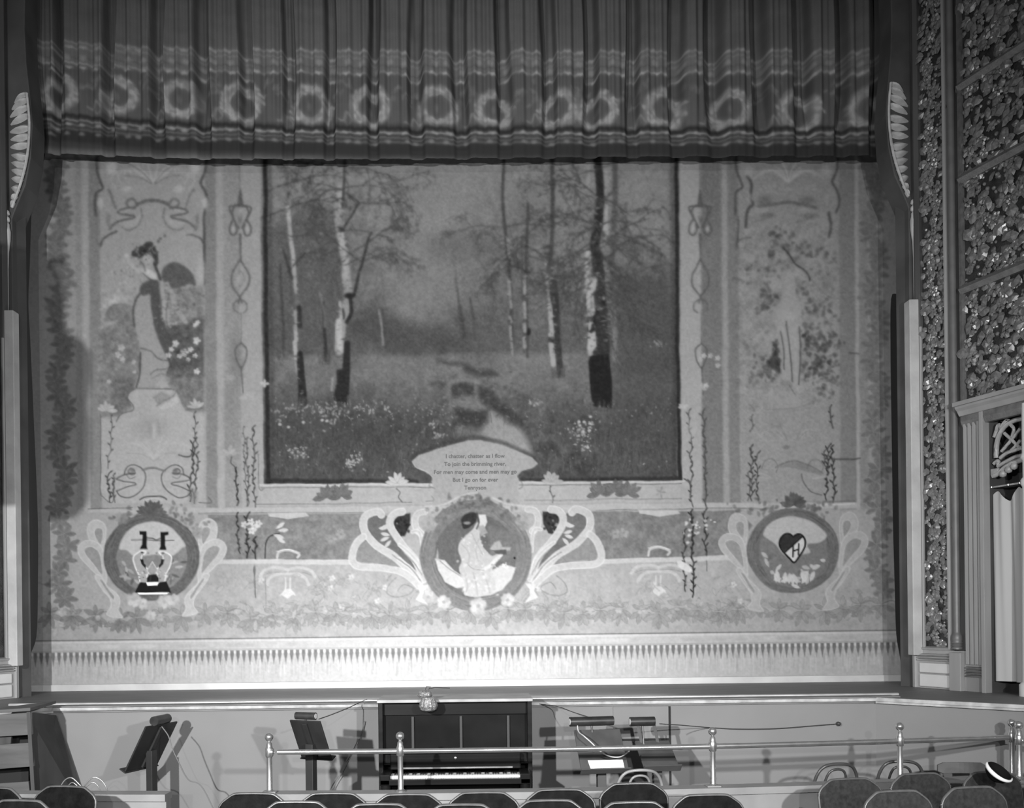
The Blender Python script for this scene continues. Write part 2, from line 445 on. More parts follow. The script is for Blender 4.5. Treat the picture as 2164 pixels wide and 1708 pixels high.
# far trunks
for (x, ya, yb, w_, v, a_) in [(597,560,752,6,.225,.7),(612,500,640,5,.27,.5),(686,640,762,8,.20,.85),(684,620,690,6,.42,.6),(664,600,700,4,.29,.5),
        (808,560,640,5,.33,.5),(807,655,728,6,.43,.8),(812,655,735,4,.24,.7),(970,590,700,6,.29,.7),(978,650,712,7,.25,.7),(1000,630,712,6,.27,.7),
        (960,500,600,5,.32,.4),(840,520,600,4,.32,.4),(1105,500,745,6,.27,.6),(1115,480,560,5,.27,.5)]:
    P_('stroke', [(x-4+R.uniform(-3,3),ya),(x,(ya+yb)/2),(x+3,yb)], w_*.8, v, a_, 3, wd2=w_)
# mid trunks, right half
P_('stroke', [(1064,330),(1063,430),(1069,500),(1075,560),(1080,640),(1082,745)], 6, .25, .85, 3, wd2=8)
for ya, yb in [(500,545),(590,650),(670,680),(690,748)]: P_('stroke', [(1072+(ya-500)*.03,ya),(1075+(yb-500)*.03,yb)], 6, .47, .8, 3)
P_('stroke', [(1116,430),(1112,560),(1113,660),(1116,755)], 6, .25, .8, 3)
for ya, yb in [(585,620),(640,670),(685,700),(715,735)]: P_('stroke', [(1108,ya),(1109,yb)], 7, .50, .8, 3)
P_('blob', 1117, 702, 5, 10, .13, .9)
P_('stroke', [(1166,330),(1168,400),(1167,500),(1162,560)], 9, .245, .85, 4)
P_('stroke', [(1154,548),(1158,600),(1162,640)], 7, .50, .8, 3)
P_('stroke', [(1170,600),(1176,680),(1178,720),(1184,790)], 18, .215, .92, 4, wd2=13)
for ya, yb in [(645,705),(708,712),(728,770)]: P_('stroke', [(1161+(ya-640)*.04,ya),(1164+(yb-640)*.04,yb)], 10, .57, .9, 3)
P_('blob', 1168, 718, 12, 8, .19, .9)
# big birch
P_('stroke', [(1262,330),(1269,400),(1264,470),(1257,520),(1266,545)], 17, .165, .92, 4, wd2=22)
P_('stroke', [(1245,350),(1243,385)], 7, .56, .7, 4)
P_('stroke', [(1279,330),(1281,410)], 9, .52, .85, 3); P_('stroke', [(1281,436),(1280,470),(1283,505)], 9, .60, .95, 3)
P_('stroke', [(1298,335),(1300,420),(1296,520),(1292,560)], 12, .27, .7, 6)
P_('poly', [(1238,528),(1262,520),(1276,560),(1281,640),(1288,720),(1290,800),(1294,862),(1252,858),(1246,800),(1243,740),(1240,660)], .20, .97, 3)
P_('stroke', [(1243,535),(1245,620),(1247,660)], 13, .66, .95, 4, wd2=19)
P_('poly', [(1240,570),(1262,590),(1258,615),(1240,622)], .64, .9, 4); P_('poly', [(1238,640),(1252,640),(1250,665),(1240,668)], .62, .9, 4)
P_('poly', [(1242,684),(1254,680),(1258,690),(1244,698)], .62, .9, 3); P_('poly', [(1242,702),(1258,700),(1262,730),(1248,748),(1242,738)], .64, .95, 4)
P_('poly', [(1242,742),(1254,745),(1246,760)], .58, .9, 3)
P_('poly', [(1246,752),(1286,748),(1292,800),(1294,862),(1254,858),(1248,830)], .115, .95, 4)
P_('stroke', [(1250,700),(1262,660),(1274,640)], 7, .13, .8, 3)
P_('stroke', [(1292,650),(1298,690),(1300,760)], 11, .42, .7, 5)
# birch one (thin, left)
P_('stroke', [(606,330),(607,400),(609,440),(616,500),(621,560),(626,610),(628,640)], 7, .36, .8, 3, wd2=9)
for ya, yb, v in [(438,466,.66),(470,502,.58),(512,545,.60),(548,580,.58),(590,615,.52),(655,680,.48),(690,720,.56),(724,748,.62)]:
    P_('stroke', [(609+(ya-440)*.095 if ya < 640 else 623, ya), (609+(yb-440)*.095 if yb < 640 else 626, yb)], 8, v, .95, 3)
P_('stroke', [(631,650),(633,690)], 9, .17, .85, 4); P_('stroke', [(626,752),(632,790)], 8, .55, .8, 3)
P_('stroke', [(634,748),(637,800),(639,850)], 11, .15, .95, 3, wd2=20)
# birch two (thick, left)
P_('stroke', [(724,330),(718,400),(714,450),(718,490),(727,530),(732,580),(736,615),(732,650),(722,690),(717,740)], 14, .50, .9, 4, wd2=20)
for ya, yb, x, v in [(400,440,717,.64),(495,535,721,.62),(545,585,728,.58),(680,735,716,.66)]: P_('stroke', [(x,ya),(x+3,yb)], 12, v, .9, 5)
P_('stroke', [(728,340),(726,400),(724,440)], 6, .24, .85, 3); P_('blob', 722, 485, 9, 8, .17, .9); P_('blob', 738, 626, 14, 8, .12, .95)
P_('stroke', [(740,630),(742,660),(733,680)], 8, .15, .85, 3); P_('stroke', [(724,655),(726,672)], 6, .14, .8, 3); P_('stroke', [(718,640),(721,672)], 6, .6, .8, 3)
P_('stroke', [(734,725),(733,780),(728,845)], 12, .15, .95, 3, wd2=20); P_('poly', [(712,782),(734,776),(735,848),(703,850),(713,810)], .155, .95, 4)
P_('stroke', [(704,800),(702,825)], 5, .48, .7, 3)
P_('stroke', [(748,625),(757,590),(765,555),(776,515),(786,492)], 6, .19, .9, 2.5, wd2=4)
P_('stroke', [(722,486),(735,468),(750,445),(758,428)], 5, .2, .9, 2.5, wd2=3)
P_('stroke', [(610,575),(625,555),(645,535)], 4, .22, .8, 2.5); P_('stroke', [(618,590),(608,560),(598,530)], 5, .22, .8, 2.5)
# twigs and drooping boughs
def bough(x, y, ang, ln, wd, depth, v):
    pts = [(x, y)]; a = ang; n = 5
    for k in range(n):
        a += R.uniform(-.22,.22)+(.10 if math.cos(a) > 0 else -.10)
        x += math.cos(a)*ln/n; y += math.sin(a)*ln/n; pts.append((x, y))
        if depth > 0 and k > 0 and R.random() < .8: bough(x, y, a+R.choice([-1,1])*R.uniform(.4,.9), ln*.5, wd*.65, depth-1, v)
        if R.random() < .7: P_('blob', x+R.uniform(-7,7), y+R.uniform(-5,9), R.uniform(2,7), R.uniform(2,6), v+.03, R.uniform(.2,.5), R.uniform(0,3))
    P_('stroke', pts, wd, v, .62, 2.2, wd2=wd*.4)
for (x, y, s_) in [(607,390,1),(610,440,1),(616,500,1),(722,350,1),(718,400,1),(716,440,1),(724,480,1),(776,515,1),(786,492,1),(758,428,1),(765,555,1),(730,560,1),
        (1262,360,1),(1268,420,1),(1262,480,1),(1258,520,1),(1285,500,1),(1290,540,1),(1166,380,1),(1166,460,1),(1070,480,.7),(1078,560,.8),(1112,520,.8),(1282,470,1),(1164,560,1),(1275,600,1)]:
    for sd in (-1, 1):
        if R.random() < .9:
            up = R.uniform(-.7,.55); bough(x, y, up if sd > 0 else math.pi-up, R.uniform(60,130)*s_, 4.2*s_, 2, R.uniform(.22,.29))
for k in range(26):
    x = 1275+R.uniform(-12,20); y = R.uniform(480,640)
    bough(x, y, R.uniform(.35,1.0), R.uniform(70,150), 3.4, 1, .25)
for k in range(10): bough(1250, R.uniform(500,600), math.pi-R.uniform(.1,.8), R.uniform(60,110), 3.4, 1, .24)
for k in range(420):
    x = R.choice([R.gauss(650,60), R.gauss(760,55), R.gauss(1150,70), R.gauss(1330,60)]); y = R.uniform(335,600)
    P_('blob', x, y, R.uniform(2,6), R.uniform(2,5), R.choice([.28,.30,.50]), R.uniform(.15,.4), R.uniform(0,3))
# the brook
P_('poly', [(922,760),(950,764),(986,769),(1002,778),(1042,782),(1052,796),(1008,792),(978,784),(950,776)], .225, .75, 10, smooth=True)
P_('poly', [(930,770),(960,773),(978,776),(980,792),(1004,802),(1012,810),(946,811),(966,802),(964,786)], .395, .75, 8, smooth=True)
P_('poly', [(905,806),(945,806),(942,815),(912,815)], .24, .6, 9)
P_('poly', [(954,813),(1000,813),(1002,836),(960,838)], .225, .8, 9, smooth=True)
P_('stroke', [(950,809),(949,832),(953,864)], 8, .385, .65, 7); P_('stroke', [(1006,806),(1007,828),(1014,850)], 9, .40, .7, 7)
P_('poly', [(958,840),(1004,838),(1026,858),(1042,872),(1028,880),(990,868),(958,856)], .385, .7, 10, smooth=True)
P_('poly', [(1012,818),(1035,826),(1060,850),(1085,868),(1108,890),(1100,898),(1062,880),(1035,862),(1014,845)], .215, .8, 13, smooth=True)
P_('poly', [(962,864),(1000,866),(1032,868),(1030,885),(1010,900),(985,898),(964,884)], .215, .8, 12, smooth=True)
P_('poly', [(1036,868),(1056,878),(1075,894),(1100,908),(1112,930),(1122,962),(1060,946),(1018,926),(1016,910),(1030,896)], .45, .9, 14, smooth=True)
P_('poly', [(960,905),(1010,908),(1018,928),(985,932)], .37, .7, 12, smooth=True)
for k in range(160):
    x = R.uniform(920,1110); y = R.uniform(765,905); P_('blob', x, y, R.uniform(2,7), R.uniform(1.5,4), R.choice([.22,.25,.34,.40,.42]), R.uniform(.25,.5), R.uniform(-.4,.4))
# bark flecks on the trunks, grass growing over their feet
for (xa, ya, xb, yb, w_, n) in [(1242,535,1252,750,12,70),(1268,540,1284,740,12,50),(1262,335,1262,520,9,30),(606,430,628,640,5,40),(624,650,634,845,6,40),(716,400,736,615,8,50),(722,650,716,760,9,30),(1158,560,1176,780,9,50),(1072,480,1081,745,4,26),(1110,560,1113,740,4,22)]:
    for k in range(n):
        t = R.random(); x = xa+(xb-xa)*t+R.uniform(-w_,w_); y = ya+(yb-ya)*t
        P_('blob', x, y, R.uniform(2,w_*.6+2), R.uniform(1,3.5), R.choice([.18,.22,.30,.44,.50,.52]), R.uniform(.3,.65), R.uniform(-.4,.4))
for (xa, xb, y) in [(1246,1298,862),(625,648,852),(698,740,852),(1170,1192,790),(590,604,752),(678,696,762)]:
    for k in range(26):
        x = R.uniform(xa-4,xb+4); P_('stroke', [(x,y+8),(x+R.uniform(-3,3),y-R.uniform(2,18))], 2, R.choice([.26,.30,.34]), .6, 2.5, False)
# meadow flowers and grasses
mot = np.clip(n_fine*2.2+.1, 0, 1)*pm
for k in range(900):
    x = R.uniform(570,1430); y = 1010-abs(R.gauss(0,70))
    if 1010 < x < 1125 and y > 900: continue
    P_('stroke', [(x,y),(x+R.uniform(-5,5),y-R.uniform(6,20))], 1.5, R.choice([.20,.22,.33,.37]), R.uniform(.25,.55), 2, False)
for k in range(300):
    x = R.choice([R.uniform(575,860), R.gauss(720,90), R.uniform(1080,1420), R.uniform(870,960)]); y = R.choice([R.gauss(868,12), R.gauss(880,20), R.uniform(850,1005)])
    if 1010 < x < 1130 and y > 890: continue
    P_('blob', x, y, R.uniform(1.5,3.6), R.uniform(1.3,2.6), R.uniform(.38,.50), R.uniform(.4,.8), R.uniform(0,3))
for k in range(90):
    P_('blob', R.gauss(690,70), R.gauss(868,9), R.uniform(2,4.5), R.uniform(1.5,3), R.uniform(.42,.54), .8, R.uniform(0,3))
for (cx, cy, sx, sy, n) in [(625,955,22,14,42),(700,892,10,6,10),(752,965,14,14,18),(745,978,16,8,24),(1228,915,22,22,60),(1236,893,18,8,12),(1235,945,12,6,10),(1130,852,16,6,18),(925,922,12,6,16),(915,897,12,6,14),(1395,727,16,8,14),(740,985,18,8,14)]:
    for k in range(n): P_('blob', R.gauss(cx,sx*.6), R.gauss(cy,sy*.6), R.uniform(1.6,4), R.uniform(1.4,3), R.uniform(.42,.58), .7, R.uniform(0,3))
for (x, y) in [(1223,892),(1234,892),(1246,895),(1247,881),(1225,900),(1232,912),(1245,910),(1242,946),(592,897),(609,902),(640,892),(680,888),(690,890)]: P_('blob', x, y, 4, 3.4, .66, .9)
tv = np.where(cv.a > .44, .44+(cv.a-.44)*.55, np.where(cv.a < .22, .22-(.22-cv.a)*.7, cv.a)); cv.a = (cv.a*(1-pm)+tv*pm).astype(np.float32)
# picture edge shadows painted by the artist as a frame line
cv.stroke([(560,322),(563,700),(567,1020)], 9, .17, .95, 4, False); cv.stroke([(570,330),(577,1010)], 8, .22, .45, 7, False)
cv.stroke([(1430,322),(1431,700),(1437,1014)], 9, .16, .95, 4, False); cv.stroke([(1421,330),(1427,1010)], 10, .22, .45, 8, False)
cv.stroke([(566,1016),(880,1019)], 9, .19, .9, 5, False); cv.stroke([(1100,1016),(1437,1011)], 9, .19, .9, 5, False)

# ---- lower frame board and rails
cv.poly([(546,1024),(1446,1018),(1446,1062),(546,1070)], .50, 1, 3)
cv.stroke([(548,1025),(880,1025),(1100,1020),(1446,1017)], 4, .57, .9, 2, False)
cv.stroke([(552,1031),(900,1030),(1100,1026),(1440,1022)], 1.6, .34, .9, 2, False)
cv.stroke([(545,960),(548,1030),(558,1033)], 1.8, .33, .8, 2)
cv.stroke([(540,1066),(720,1065),(870,1062)], 1.5, .33, .8, 2, False); cv.stroke([(1110,1058),(1440,1054)], 1.5, .34, .8, 2, False)
cv.poly([(186,1078),(270,1074),(560,1073),(1000,1068),(1440,1064),(1812,1062),(1812,1074),(1440,1080),(1000,1084),(560,1085),(270,1086),(186,1084)], .52, 1, 3)
cv.stroke([(186,1076),(280,1073)], 1.5, .3, .8); cv.stroke([(420,1085),(560,1084),(770,1084)], 2.2, .31, .9, 2, False); cv.stroke([(1260,1080),(1440,1076),(1640,1074)], 2.2, .31, .9, 2, False)

# ---- lower field
cv.poly([(95,1086),(1890,1074),(1905,1335),(85,1352)], .49, .7, 10)
cv.poly([(440,1088),(770,1086),(760,1178),(745,1182),(470,1184),(430,1140)], .385, .95, 3)
cv.poly([(1250,1082),(1560,1080),(1590,1110),(1540,1176),(1270,1182)], .375, .95, 3)
cv.a += pm*0
bl = ((GY > 1085) & (GY < 1185)).astype(np.float32)*(((GX > 440) & (GX < 770)) | ((GX > 1255) & (GX < 1580)))
cv.a += bl*(n_mid*.04+n_fine*.025)
cv.a += ((GY > 1190) & (GY < 1345)).astype(np.float32)*(n_mid*.018+n_fine*.012)
cv.poly([(462,1182),(742,1183),(742,1194),(462,1192)], .555, 1, 2.5); cv.poly([(1268,1182),(1560,1174),(1556,1184),(1268,1192)], .555, 1, 2.5)
cv.stroke([(470,1182),(742,1182)], 1.5, .36, .7); cv.stroke([(1275,1180),(1550,1172)], 1.5, .36, .7)
for ax, dy in ((608,0), (1392,-6)):
    cv.poly([(ax-43,1084+dy),(ax-40,1092+dy),(ax-15,1095+dy),(ax,1098+dy),(ax+20,1095+dy),(ax+45,1092+dy),(ax+38,1084+dy)], .545, 1, 2.5)
    cv.stroke([(ax-43,1092+dy),(ax-12,1097+dy),(ax,1099+dy),(ax+20,1096+dy),(ax+47,1092+dy)], 1.4, .36, .7)
    cv.stroke([(ax-22,1180+dy),(ax-18,1168+dy),(ax-2,1163+dy),(ax+14,1166+dy),(ax+24,1172+dy),(ax+20,1178+dy)], 5, .56, .95)
    cv.stroke([(ax-22,1166+dy),(ax,1161+dy),(ax+26,1168+dy)], 1.5, .68, .7)
    for sd in (-1, 1):
        cv.stroke([(ax,1205+dy),(ax+sd*25,1200+dy),(ax+sd*48,1206+dy),(ax+sd*58,1218+dy)], 6.5, .555, .85)
        cv.stroke([(ax,1213+dy),(ax+sd*22,1214+dy),(ax+sd*38,1224+dy),(ax+sd*44,1236+dy)], 6.5, .555, .85)
        cv.stroke([(ax+sd*3,1210+dy),(ax+sd*30,1210+dy),(ax+sd*50,1216+dy)], 1.4, .40, .7)
        cv.stroke([(ax+sd*5,1222+dy),(ax+sd*5,1245+dy),(ax+sd*15,1258+dy)], 3, .60, .8)
    cv.poly([(ax-14,1256+dy),(ax-4,1245+dy),(ax+4,1245+dy),(ax+15,1254+dy),(ax,1265+dy)], .60, .9, 2.5)

# ---- side garlands
def garland_v(x0, x1, y0, y1, val, r, seed):
    y = y0; k = 0
    while y < y1:
        t = (y-y0)/(y1-y0); x = x0+(x1-x0)*t+10*math.sin(y*.045+seed)
        cv.blob(x, y, 20, 16, val+.03, .45)
        cv.palm(x, y, R.randint(6,7), r*.98, r*.42, val, .85, R.uniform(0,6), edge=val+.07)
        if R.random() < .35: cv.flower(x+R.uniform(-12,12), y+14, 7, val+.1, .5)
        y += r*R.uniform(.86,1.0); k += 1
garland_v(124, 132, 352, 1280, .36, 29, 0)
garland_v(1846, 1858, 345, 1260, .375, 28, 2)
# bottom garland of leaves and blossoms
x = 105
while x < 1890:
    y = 1312-.0115*(x-100)+R.uniform(-8,8)
    dk = .39 if x < 330 else .435
    cv.blob(x, y-6, 20, 14, dk+.04, .45)
    cv.palm(x, y-6, R.randint(4,5), 31, 11, dk, .8, math.pi*.15, math.pi*.7, edge=dk-.1)
    cv.palm(x, y-10, 3, 24, 9, dk+.01, .7, -math.pi*.85, math.pi*.7, edge=dk-.1)
    if R.random() < .4: cv.flower(x+R.uniform(-22,22), y-12+R.uniform(-12,10), R.uniform(6,10), .525, .7, 6, .47)
    if R.random() < .5: cv.stroke([(x,y-8),(x+20,y-16),(x+38,y-10)], 1.5, dk-.12, .6)
    x += R.uniform(36,50)
for k in range(16):   # looser sprays climbing out of the garland
    x = R.choice([R.uniform(480,900), R.uniform(1110,1560)]); y = R.uniform(1225,1290)
    cv.stroke([(x-22,y+18),(x-8,y),(x+14,y-4),(x+30,y+8)], 1.4, .38, .55)
    cv.palm(x, y, 4, 18, 7, .47, .5, R.uniform(0,6), edge=.37)
    if R.random() < .5: cv.flower(x+16, y-6, 7, .58, .7, 5, .48)

for k in range(150):
    x = R.uniform(110,1880); y = 1345-.0115*(x-100)-abs(R.gauss(0,38))-14
    if abs(x-1005) < 125 or abs(x-321) < 110 or abs(x-1676) < 105: continue
    a = R.uniform(0,6.3); L_ = R.uniform(12,26)
    cv.leaf(x, y, a, L_, L_*.4, R.choice([.44,.47,.53]), .55, edge=.35)
    if R.random() < .5: cv.stroke([(x,y),(x+R.uniform(-20,20),y+R.uniform(-8,14)),(x+R.uniform(-36,36),y+R.uniform(-10,18))], 1.4, .36, .55)
# ---- pendants
def pendant(x, dx, half=False):
    e = .315
    cv.stroke([(x-2,325),(x-1,380),(x,402)], 2.2, .36, .9, 2.2, False); cv.stroke([(x,402),(x,432)], 3, e, .95, 2.2, False, wd2=12)
    for sd in (-1, 1):
        cv.stroke([(x,434),(x+sd*12,436),(x+sd*17,452),(x+sd*8,472),(x+sd*3,482)], 3.6, e, .95)
        cv.stroke([(x+sd*4,436),(x+sd*22,437),(x+sd*20,450),(x+sd*14,462),(x+sd*22,478),(x+sd*22,492),(x+sd*14,497),(x+sd*7,488),(x+sd*9,474)], 4.2, e, .9)
        cv.blob(x+sd*15, 484, 4, 8, .56, .8)
        cv.stroke([(x,548),(x+sd*8,562),(x+sd*18,582),(x+sd*17,604),(x+sd*7,618),(x,628),(x-sd*4,640)], 4, e, .9)
        cv.stroke([(x,572),(x+sd*7,584),(x+sd*6,598),(x,606)], 2, .38, .7)
        cv.stroke([(x+sd*1,632),(x+sd*13,640),(x+sd*14,654),(x+sd*6,661)], 3.4, e+.02, .85)
        cv.stroke([(x+2,726),(x+2+sd*11,738),(x+2+sd*11,756),(x+2+sd*5,772),(x+3,780)], 3.4, e, .9)
    cv.blob(x, 462, 5, 16, .33, .7); cv.blob(x, 452, 3, 12, .52, .5)
    cv.blob(x-5, 590, 4, 14, .53, .7)
    cv.stroke([(x,496),(x+1,548)], 6, e, .9, 2.4, False, wd2=3); cv.stroke([(x+1,660),(x+2,728)], 1.8, .34, .9, 2, False)
    cv.stroke([(x+3,776),(x+4,800),(x+6,835)], 4, e, .9, 2.2, wd2=2.5)
pendant(508, 0); pendant(1480, 0)
cv.palm(523, 842, 6, 17, 7, .53, .8, math.pi, math.pi); cv.palm(492, 805, 3, 15, 7, .50, .6, -2.4, 1.2)
cv.palm(560, 810, 4, 10, 6, .60, .85); cv.palm(1480, 820, 6, 15, 6, .52, .85, math.pi*.9, math.pi*1.2)
for (x, y) in [(1501,752),(1488,752),(1517,757),(1518,773),(1492,816),(1480,760)]: cv.flower(x, y, 6, .55, .9, 5)
cv.palm(485, 960, 5, 18, 7, .52, .75, -math.pi, math.pi)
# climbing vines
cv.vine(514, 905, 521, 1070, .30, 1.8, 5, 12); cv.vine(520, 930, 524, 1070, .27, 2.2, 6, 10); cv.vine(535, 905, 538, 1072, .25, 2.4, 8, 9)
cv.stroke([(489,966),(488,978),(497,988),(500,1010)], 2, .25, .9); cv.vine(499, 990, 502, 1068, .22, 3, 6, 9)
cv.vine(522, 1088, 524, 1180, .18, 3.2, 9, 9); cv.vine(538, 1140, 541, 1182, .18, 3, 10, 10); cv.vine(503, 1088, 506, 1170, .2, 2.4, 6, 9)
cv.stroke([(560,1180),(562,1148),(572,1133),(590,1128)], 2.6, .2, .95)
cv.stroke([(537,1200),(540,1262)], 2.4, .30, .8); cv.stroke([(561,1220),(562,1285)], 2, .38, .7); cv.blob(538, 1205, 4, 12, .3, .7)
for (x, y, a) in [(586,1118,-.6),(590,1122,-.1),(582,1130,.3),(588,1134,.6)]: cv.leaf(x-4, y, a, 24, 8, .59, .95)
for (x, y) in [(518,1109),(530,1103),(546,1107),(532,1122),(538,1114)]: cv.flower(x, y, 8, .58, .95, 5, .50)
cv.vine(1459, 868, 1462, 1072, .25, 2.4, 8, 10); cv.vine(1487, 870, 1491, 1072, .27, 3.6, 8, 11); cv.blob(1464, 905, 12, 30, .52, .6)
cv.vine(1462, 1082, 1466, 1262, .17, 3.2, 9, 9); cv.vine(1446, 1120, 1446, 1250, .2, 2.6, 7, 10); cv.vine(1488, 1082, 1492, 1175, .2, 3, 8, 9); cv.stroke([(1493,1186),(1494,1206)], 2, .3, .8)
for k in range(26): cv.blob(R.gauss(1472,14), R.gauss(1112,12), R.uniform(2,5), R.uniform(2,4), .63, .7, R.uniform(0,3))
cv.poly([(1432,1186),(1450,1190),(1462,1205),(1455,1210),(1436,1200)], .62, .9, 3, smooth=True)
cv.palm(1443, 862, 5, 12, 6, .56, .9, math.pi, math.pi*1.1); cv.stroke([(1446,1012),(1458,1024),(1460,1045)], 2.4, .25, .9)
# leaf sprays and lotus blossoms on the frame board
for (x, y) in [(690,1050),(722,1048),(1268,1044),(1300,1040),(1326,1044)]: cv.palm(x, y, 7, 28, 11, .335, .85, math.pi*.95, math.pi*1.1, edge=.27); cv.blob(x, y-6, 18, 10, .36, .6)
cv.palm(1395, 1040, 5, 14, 6, .42, .6)
for (x, y, v) in [(841,1022,.57),(1166,1018,.51)]: cv.palm(x, y, 6, 24, 9, v, .9, -math.pi*.97, math.pi*.94, edge=.4)
cv.stroke([(838,1034),(846,1042),(842,1052),(850,1062)], 2.2, .27, .8); cv.vine(1163, 1030, 1167, 1062, .3, 2.2, 6, 9); cv.blob(822, 1040, 16, 12, .44, .5)
for (x, y) in [(720,1130),(700,1140),(1300,1130),(1318,1128)]: cv.flower(x, y, 11, .46, .6, 6, .38)

# ---- side panels: arched frames with scrolls
def frame_curve(pts, w_=5.2, v=.28, a=.95): cv.stroke(pts, w_, v, a, 3)
lf = [(204,325),(204,357),(214,385),(218,398),(205,407),(202,425),(203,455)]
rf = [(436,325),(433,361),(423,387),(432,403),(438,425),(432,452),(432,520),(433,600)]
frame_curve(lf); frame_curve(rf)
frame_curve([(204,455),(204,500),(208,517)], 3, .36, .6)
frame_curve([(213,520),(217,507),(230,496),(246,489)], 4); frame_curve([(432,517),(424,503),(406,496),(395,497)], 3.5)
frame_curve([(230,400),(238,420),(245,440)], 5, .34, .7); frame_curve([(410,400),(398,420),(392,440)], 5, .36, .6)
for sd, ax in ((1, 323), (-1, 323)):
    m = lambda q: [(ax+sd*(x-ax), y) for x, y in q]
    frame_curve(m([(290,432),(309,425),(324,424)]), 7, .33, .9)
    frame_curve(m([(292,434),(280,420),(268,428),(276,440),(288,436)]), 5, .35, .8)
    frame_curve(m([(286,440),(266,440),(249,448),(262,453),(284,457),(278,462),(252,467),(238,476),(232,484)]), 4.5, .31, .85)
    frame_curve(m([(298,440),(300,458),(292,476),(276,486),(262,484),(256,476)]), 3.6, .37, .8)
    cv.poly(m([(252,446),(280,440),(276,446),(256,450)]), .54, .7, 3); cv.poly(m([(250,472),(284,464),(296,450),(297,462),(286,478),(264,482)]), .525, .7, 3)
    cv.stroke(m([(229,455),(228,470),(232,480)]), 8, .40, .8, 5)
    for k in range(5): cv.stroke(m([(318,382),(306-k*9,364-k*2),(292-k*14,352+k*6),(286-k*10,356+k*11)]), 3.6, .58-.01*k, .85, 3)
    cv.stroke(m([(322,385),(316,360),(312,340)]), 3, .58, .85); cv.stroke(m([(320,386),(300,362),(270,345)]), 3, .38, .8)
    cv.stroke(m([(319,388),(292,374),(262,372)]), 3, .39, .8)
    cv.blob(ax+sd*(235-ax), 355, 14, 16, .60, .9); cv.blob(ax+sd*(213-ax), 430, 8, 16, .58, .85); cv.blob(ax+sd*(268-ax), 400, 14, 9, .57, .85)
for k in range(5): cv.blob(100+k*24, 329, 11, 5, .60, .8)
# left panel: lady in a light gown on a pedestal
pl = ((GX > 212) & (GX < 436)).astype(np.float32)
cv.blob(250, 590, 45, 60, .50, .5); cv.blob(240, 640, 30, 20, .56, .7); cv.blob(425, 575, 12, 40, .55, .7); cv.blob(390, 520, 30, 35, .50, .6)
cv.poly([(222,680),(226,655),(240,642),(262,640),(278,648),(276,668),(250,676)], .395, .9, 4, smooth=True)
cv.poly([(213,698),(240,684),(272,664),(292,690),(300,750),(290,825),(272,836),(280,858),(255,878),(213,884)], .40, .95, 6)
cv.poly([(240,800),(280,800),(288,825),(270,838),(279,858),(250,878),(235,870)], .33, .7, 14)
cv.poly([(341,600),(343,572),(358,556),(372,554),(392,564),(408,582),(414,606),(400,600),(370,612),(352,606)], .30, .92, 4, smooth=True)
cv.poly([(345,612),(372,610),(430,605),(432,690),(380,690),(350,680)], .40, .85, 10)
cv.poly([(330,640),(352,690),(395,680),(432,668),(432,795),(372,800),(340,780),(352,760),(335,720)], .29, .92, 8)
cv.poly([(345,780),(432,790),(432,868),(395,872),(380,845),(362,822)], .345, .8, 10)
cv.a += ((GX > 213)&(GX < 432)&(GY > 600)&(GY < 860)).astype(np.float32)*n_fine*.05
for k in range(60): cv.blob(R.uniform(348,432), R.uniform(606,690), R.uniform(2,5), R.uniform(2,4), R.choice([.31,.48]), .5)
# gown, bodice, arms, face, hair
cv.poly([(283,656),(292,630),(300,622),(318,622),(322,660),(328,696),(342,732),(356,766),(353,786),(335,806),(322,818),(286,822),(294,790),(298,752),(291,712),(283,684)], .475, 1, 3, smooth=True)
cv.poly([(317,622),(340,610),(342,660),(350,690),(366,722),(356,766),(342,732),(327,694),(320,656)], .285, .95, 4)
cv.stroke([(284,690),(281,660),(288,632),(296,620)], 4.5, .27, .85); cv.stroke([(297,745),(296,790),(288,822)], 3.5, .24, .85)
cv.stroke([(298,736),(318,742),(334,758),(352,762)], 3, .31, .8); cv.stroke([(318,792),(330,782),(350,780)], 2.6, .33, .8); cv.stroke([(322,800),(340,790),(356,795)], 2, .36, .7)
cv.poly([(294,614),(300,600),(318,590),(332,592),(342,604),(344,640),(336,662),(326,640),(318,622),(302,624)], .29, .95, 4, smooth=True)
cv.poly([(336,590),(346,596),(350,640),(360,664),(352,684),(346,660),(340,630)], .50, .9, 4, smooth=True)
cv.stroke([(352,600),(362,622),(372,652),(392,680)], 10, .49, .85, 4); cv.stroke([(357,620),(352,660),(354,690)], 2.4, .27, .7)
cv.poly([(302,566),(318,570),(330,582),(328,590),(316,586),(300,578)], .60, .95, 3, smooth=True)
cv.blob(312, 551, 9, 14, .54, .95); cv.blob(305, 545, 3, 5, .62, .7)
cv.poly([(278,540),(284,526),(300,520),(318,512),(326,520),(334,536),(336,552),(330,562),(326,548),(316,538),(304,538),(296,548),(290,544)], .225, .9, 3, smooth=True)
cv.stroke([(326,556),(332,572),(338,590)], 6, .24, .9); cv.stroke([(296,552),(302,560),(306,572)], 3, .27, .8); cv.stroke([(300,575),(318,590),(328,594)], 3, .25, .8)
cv.poly([(300,524),(310,512),(322,514),(318,524)], .24, .9, 3, smooth=True)
for k in range(60):
    cv.blob(R.gauss(272,22), R.gauss(572,24), R.uniform(1.5,4), R.uniform(1.5,3.5), R.choice([.30,.33,.60,.57]), .55, R.uniform(0,3))
for k in range(70):
    cv.blob(R.gauss(308,15), R.gauss(530,8), R.uniform(1.5,3.6), R.uniform(1.5,3), R.choice([.15,.18,.42,.55]), .6, R.uniform(0,3))
for k in range(60): cv.blob(R.gauss(356,14), R.gauss(640,28), R.uniform(1.5,3.4), R.uniform(2,5), R.choice([.26,.54,.56]), .5, R.uniform(0,3))
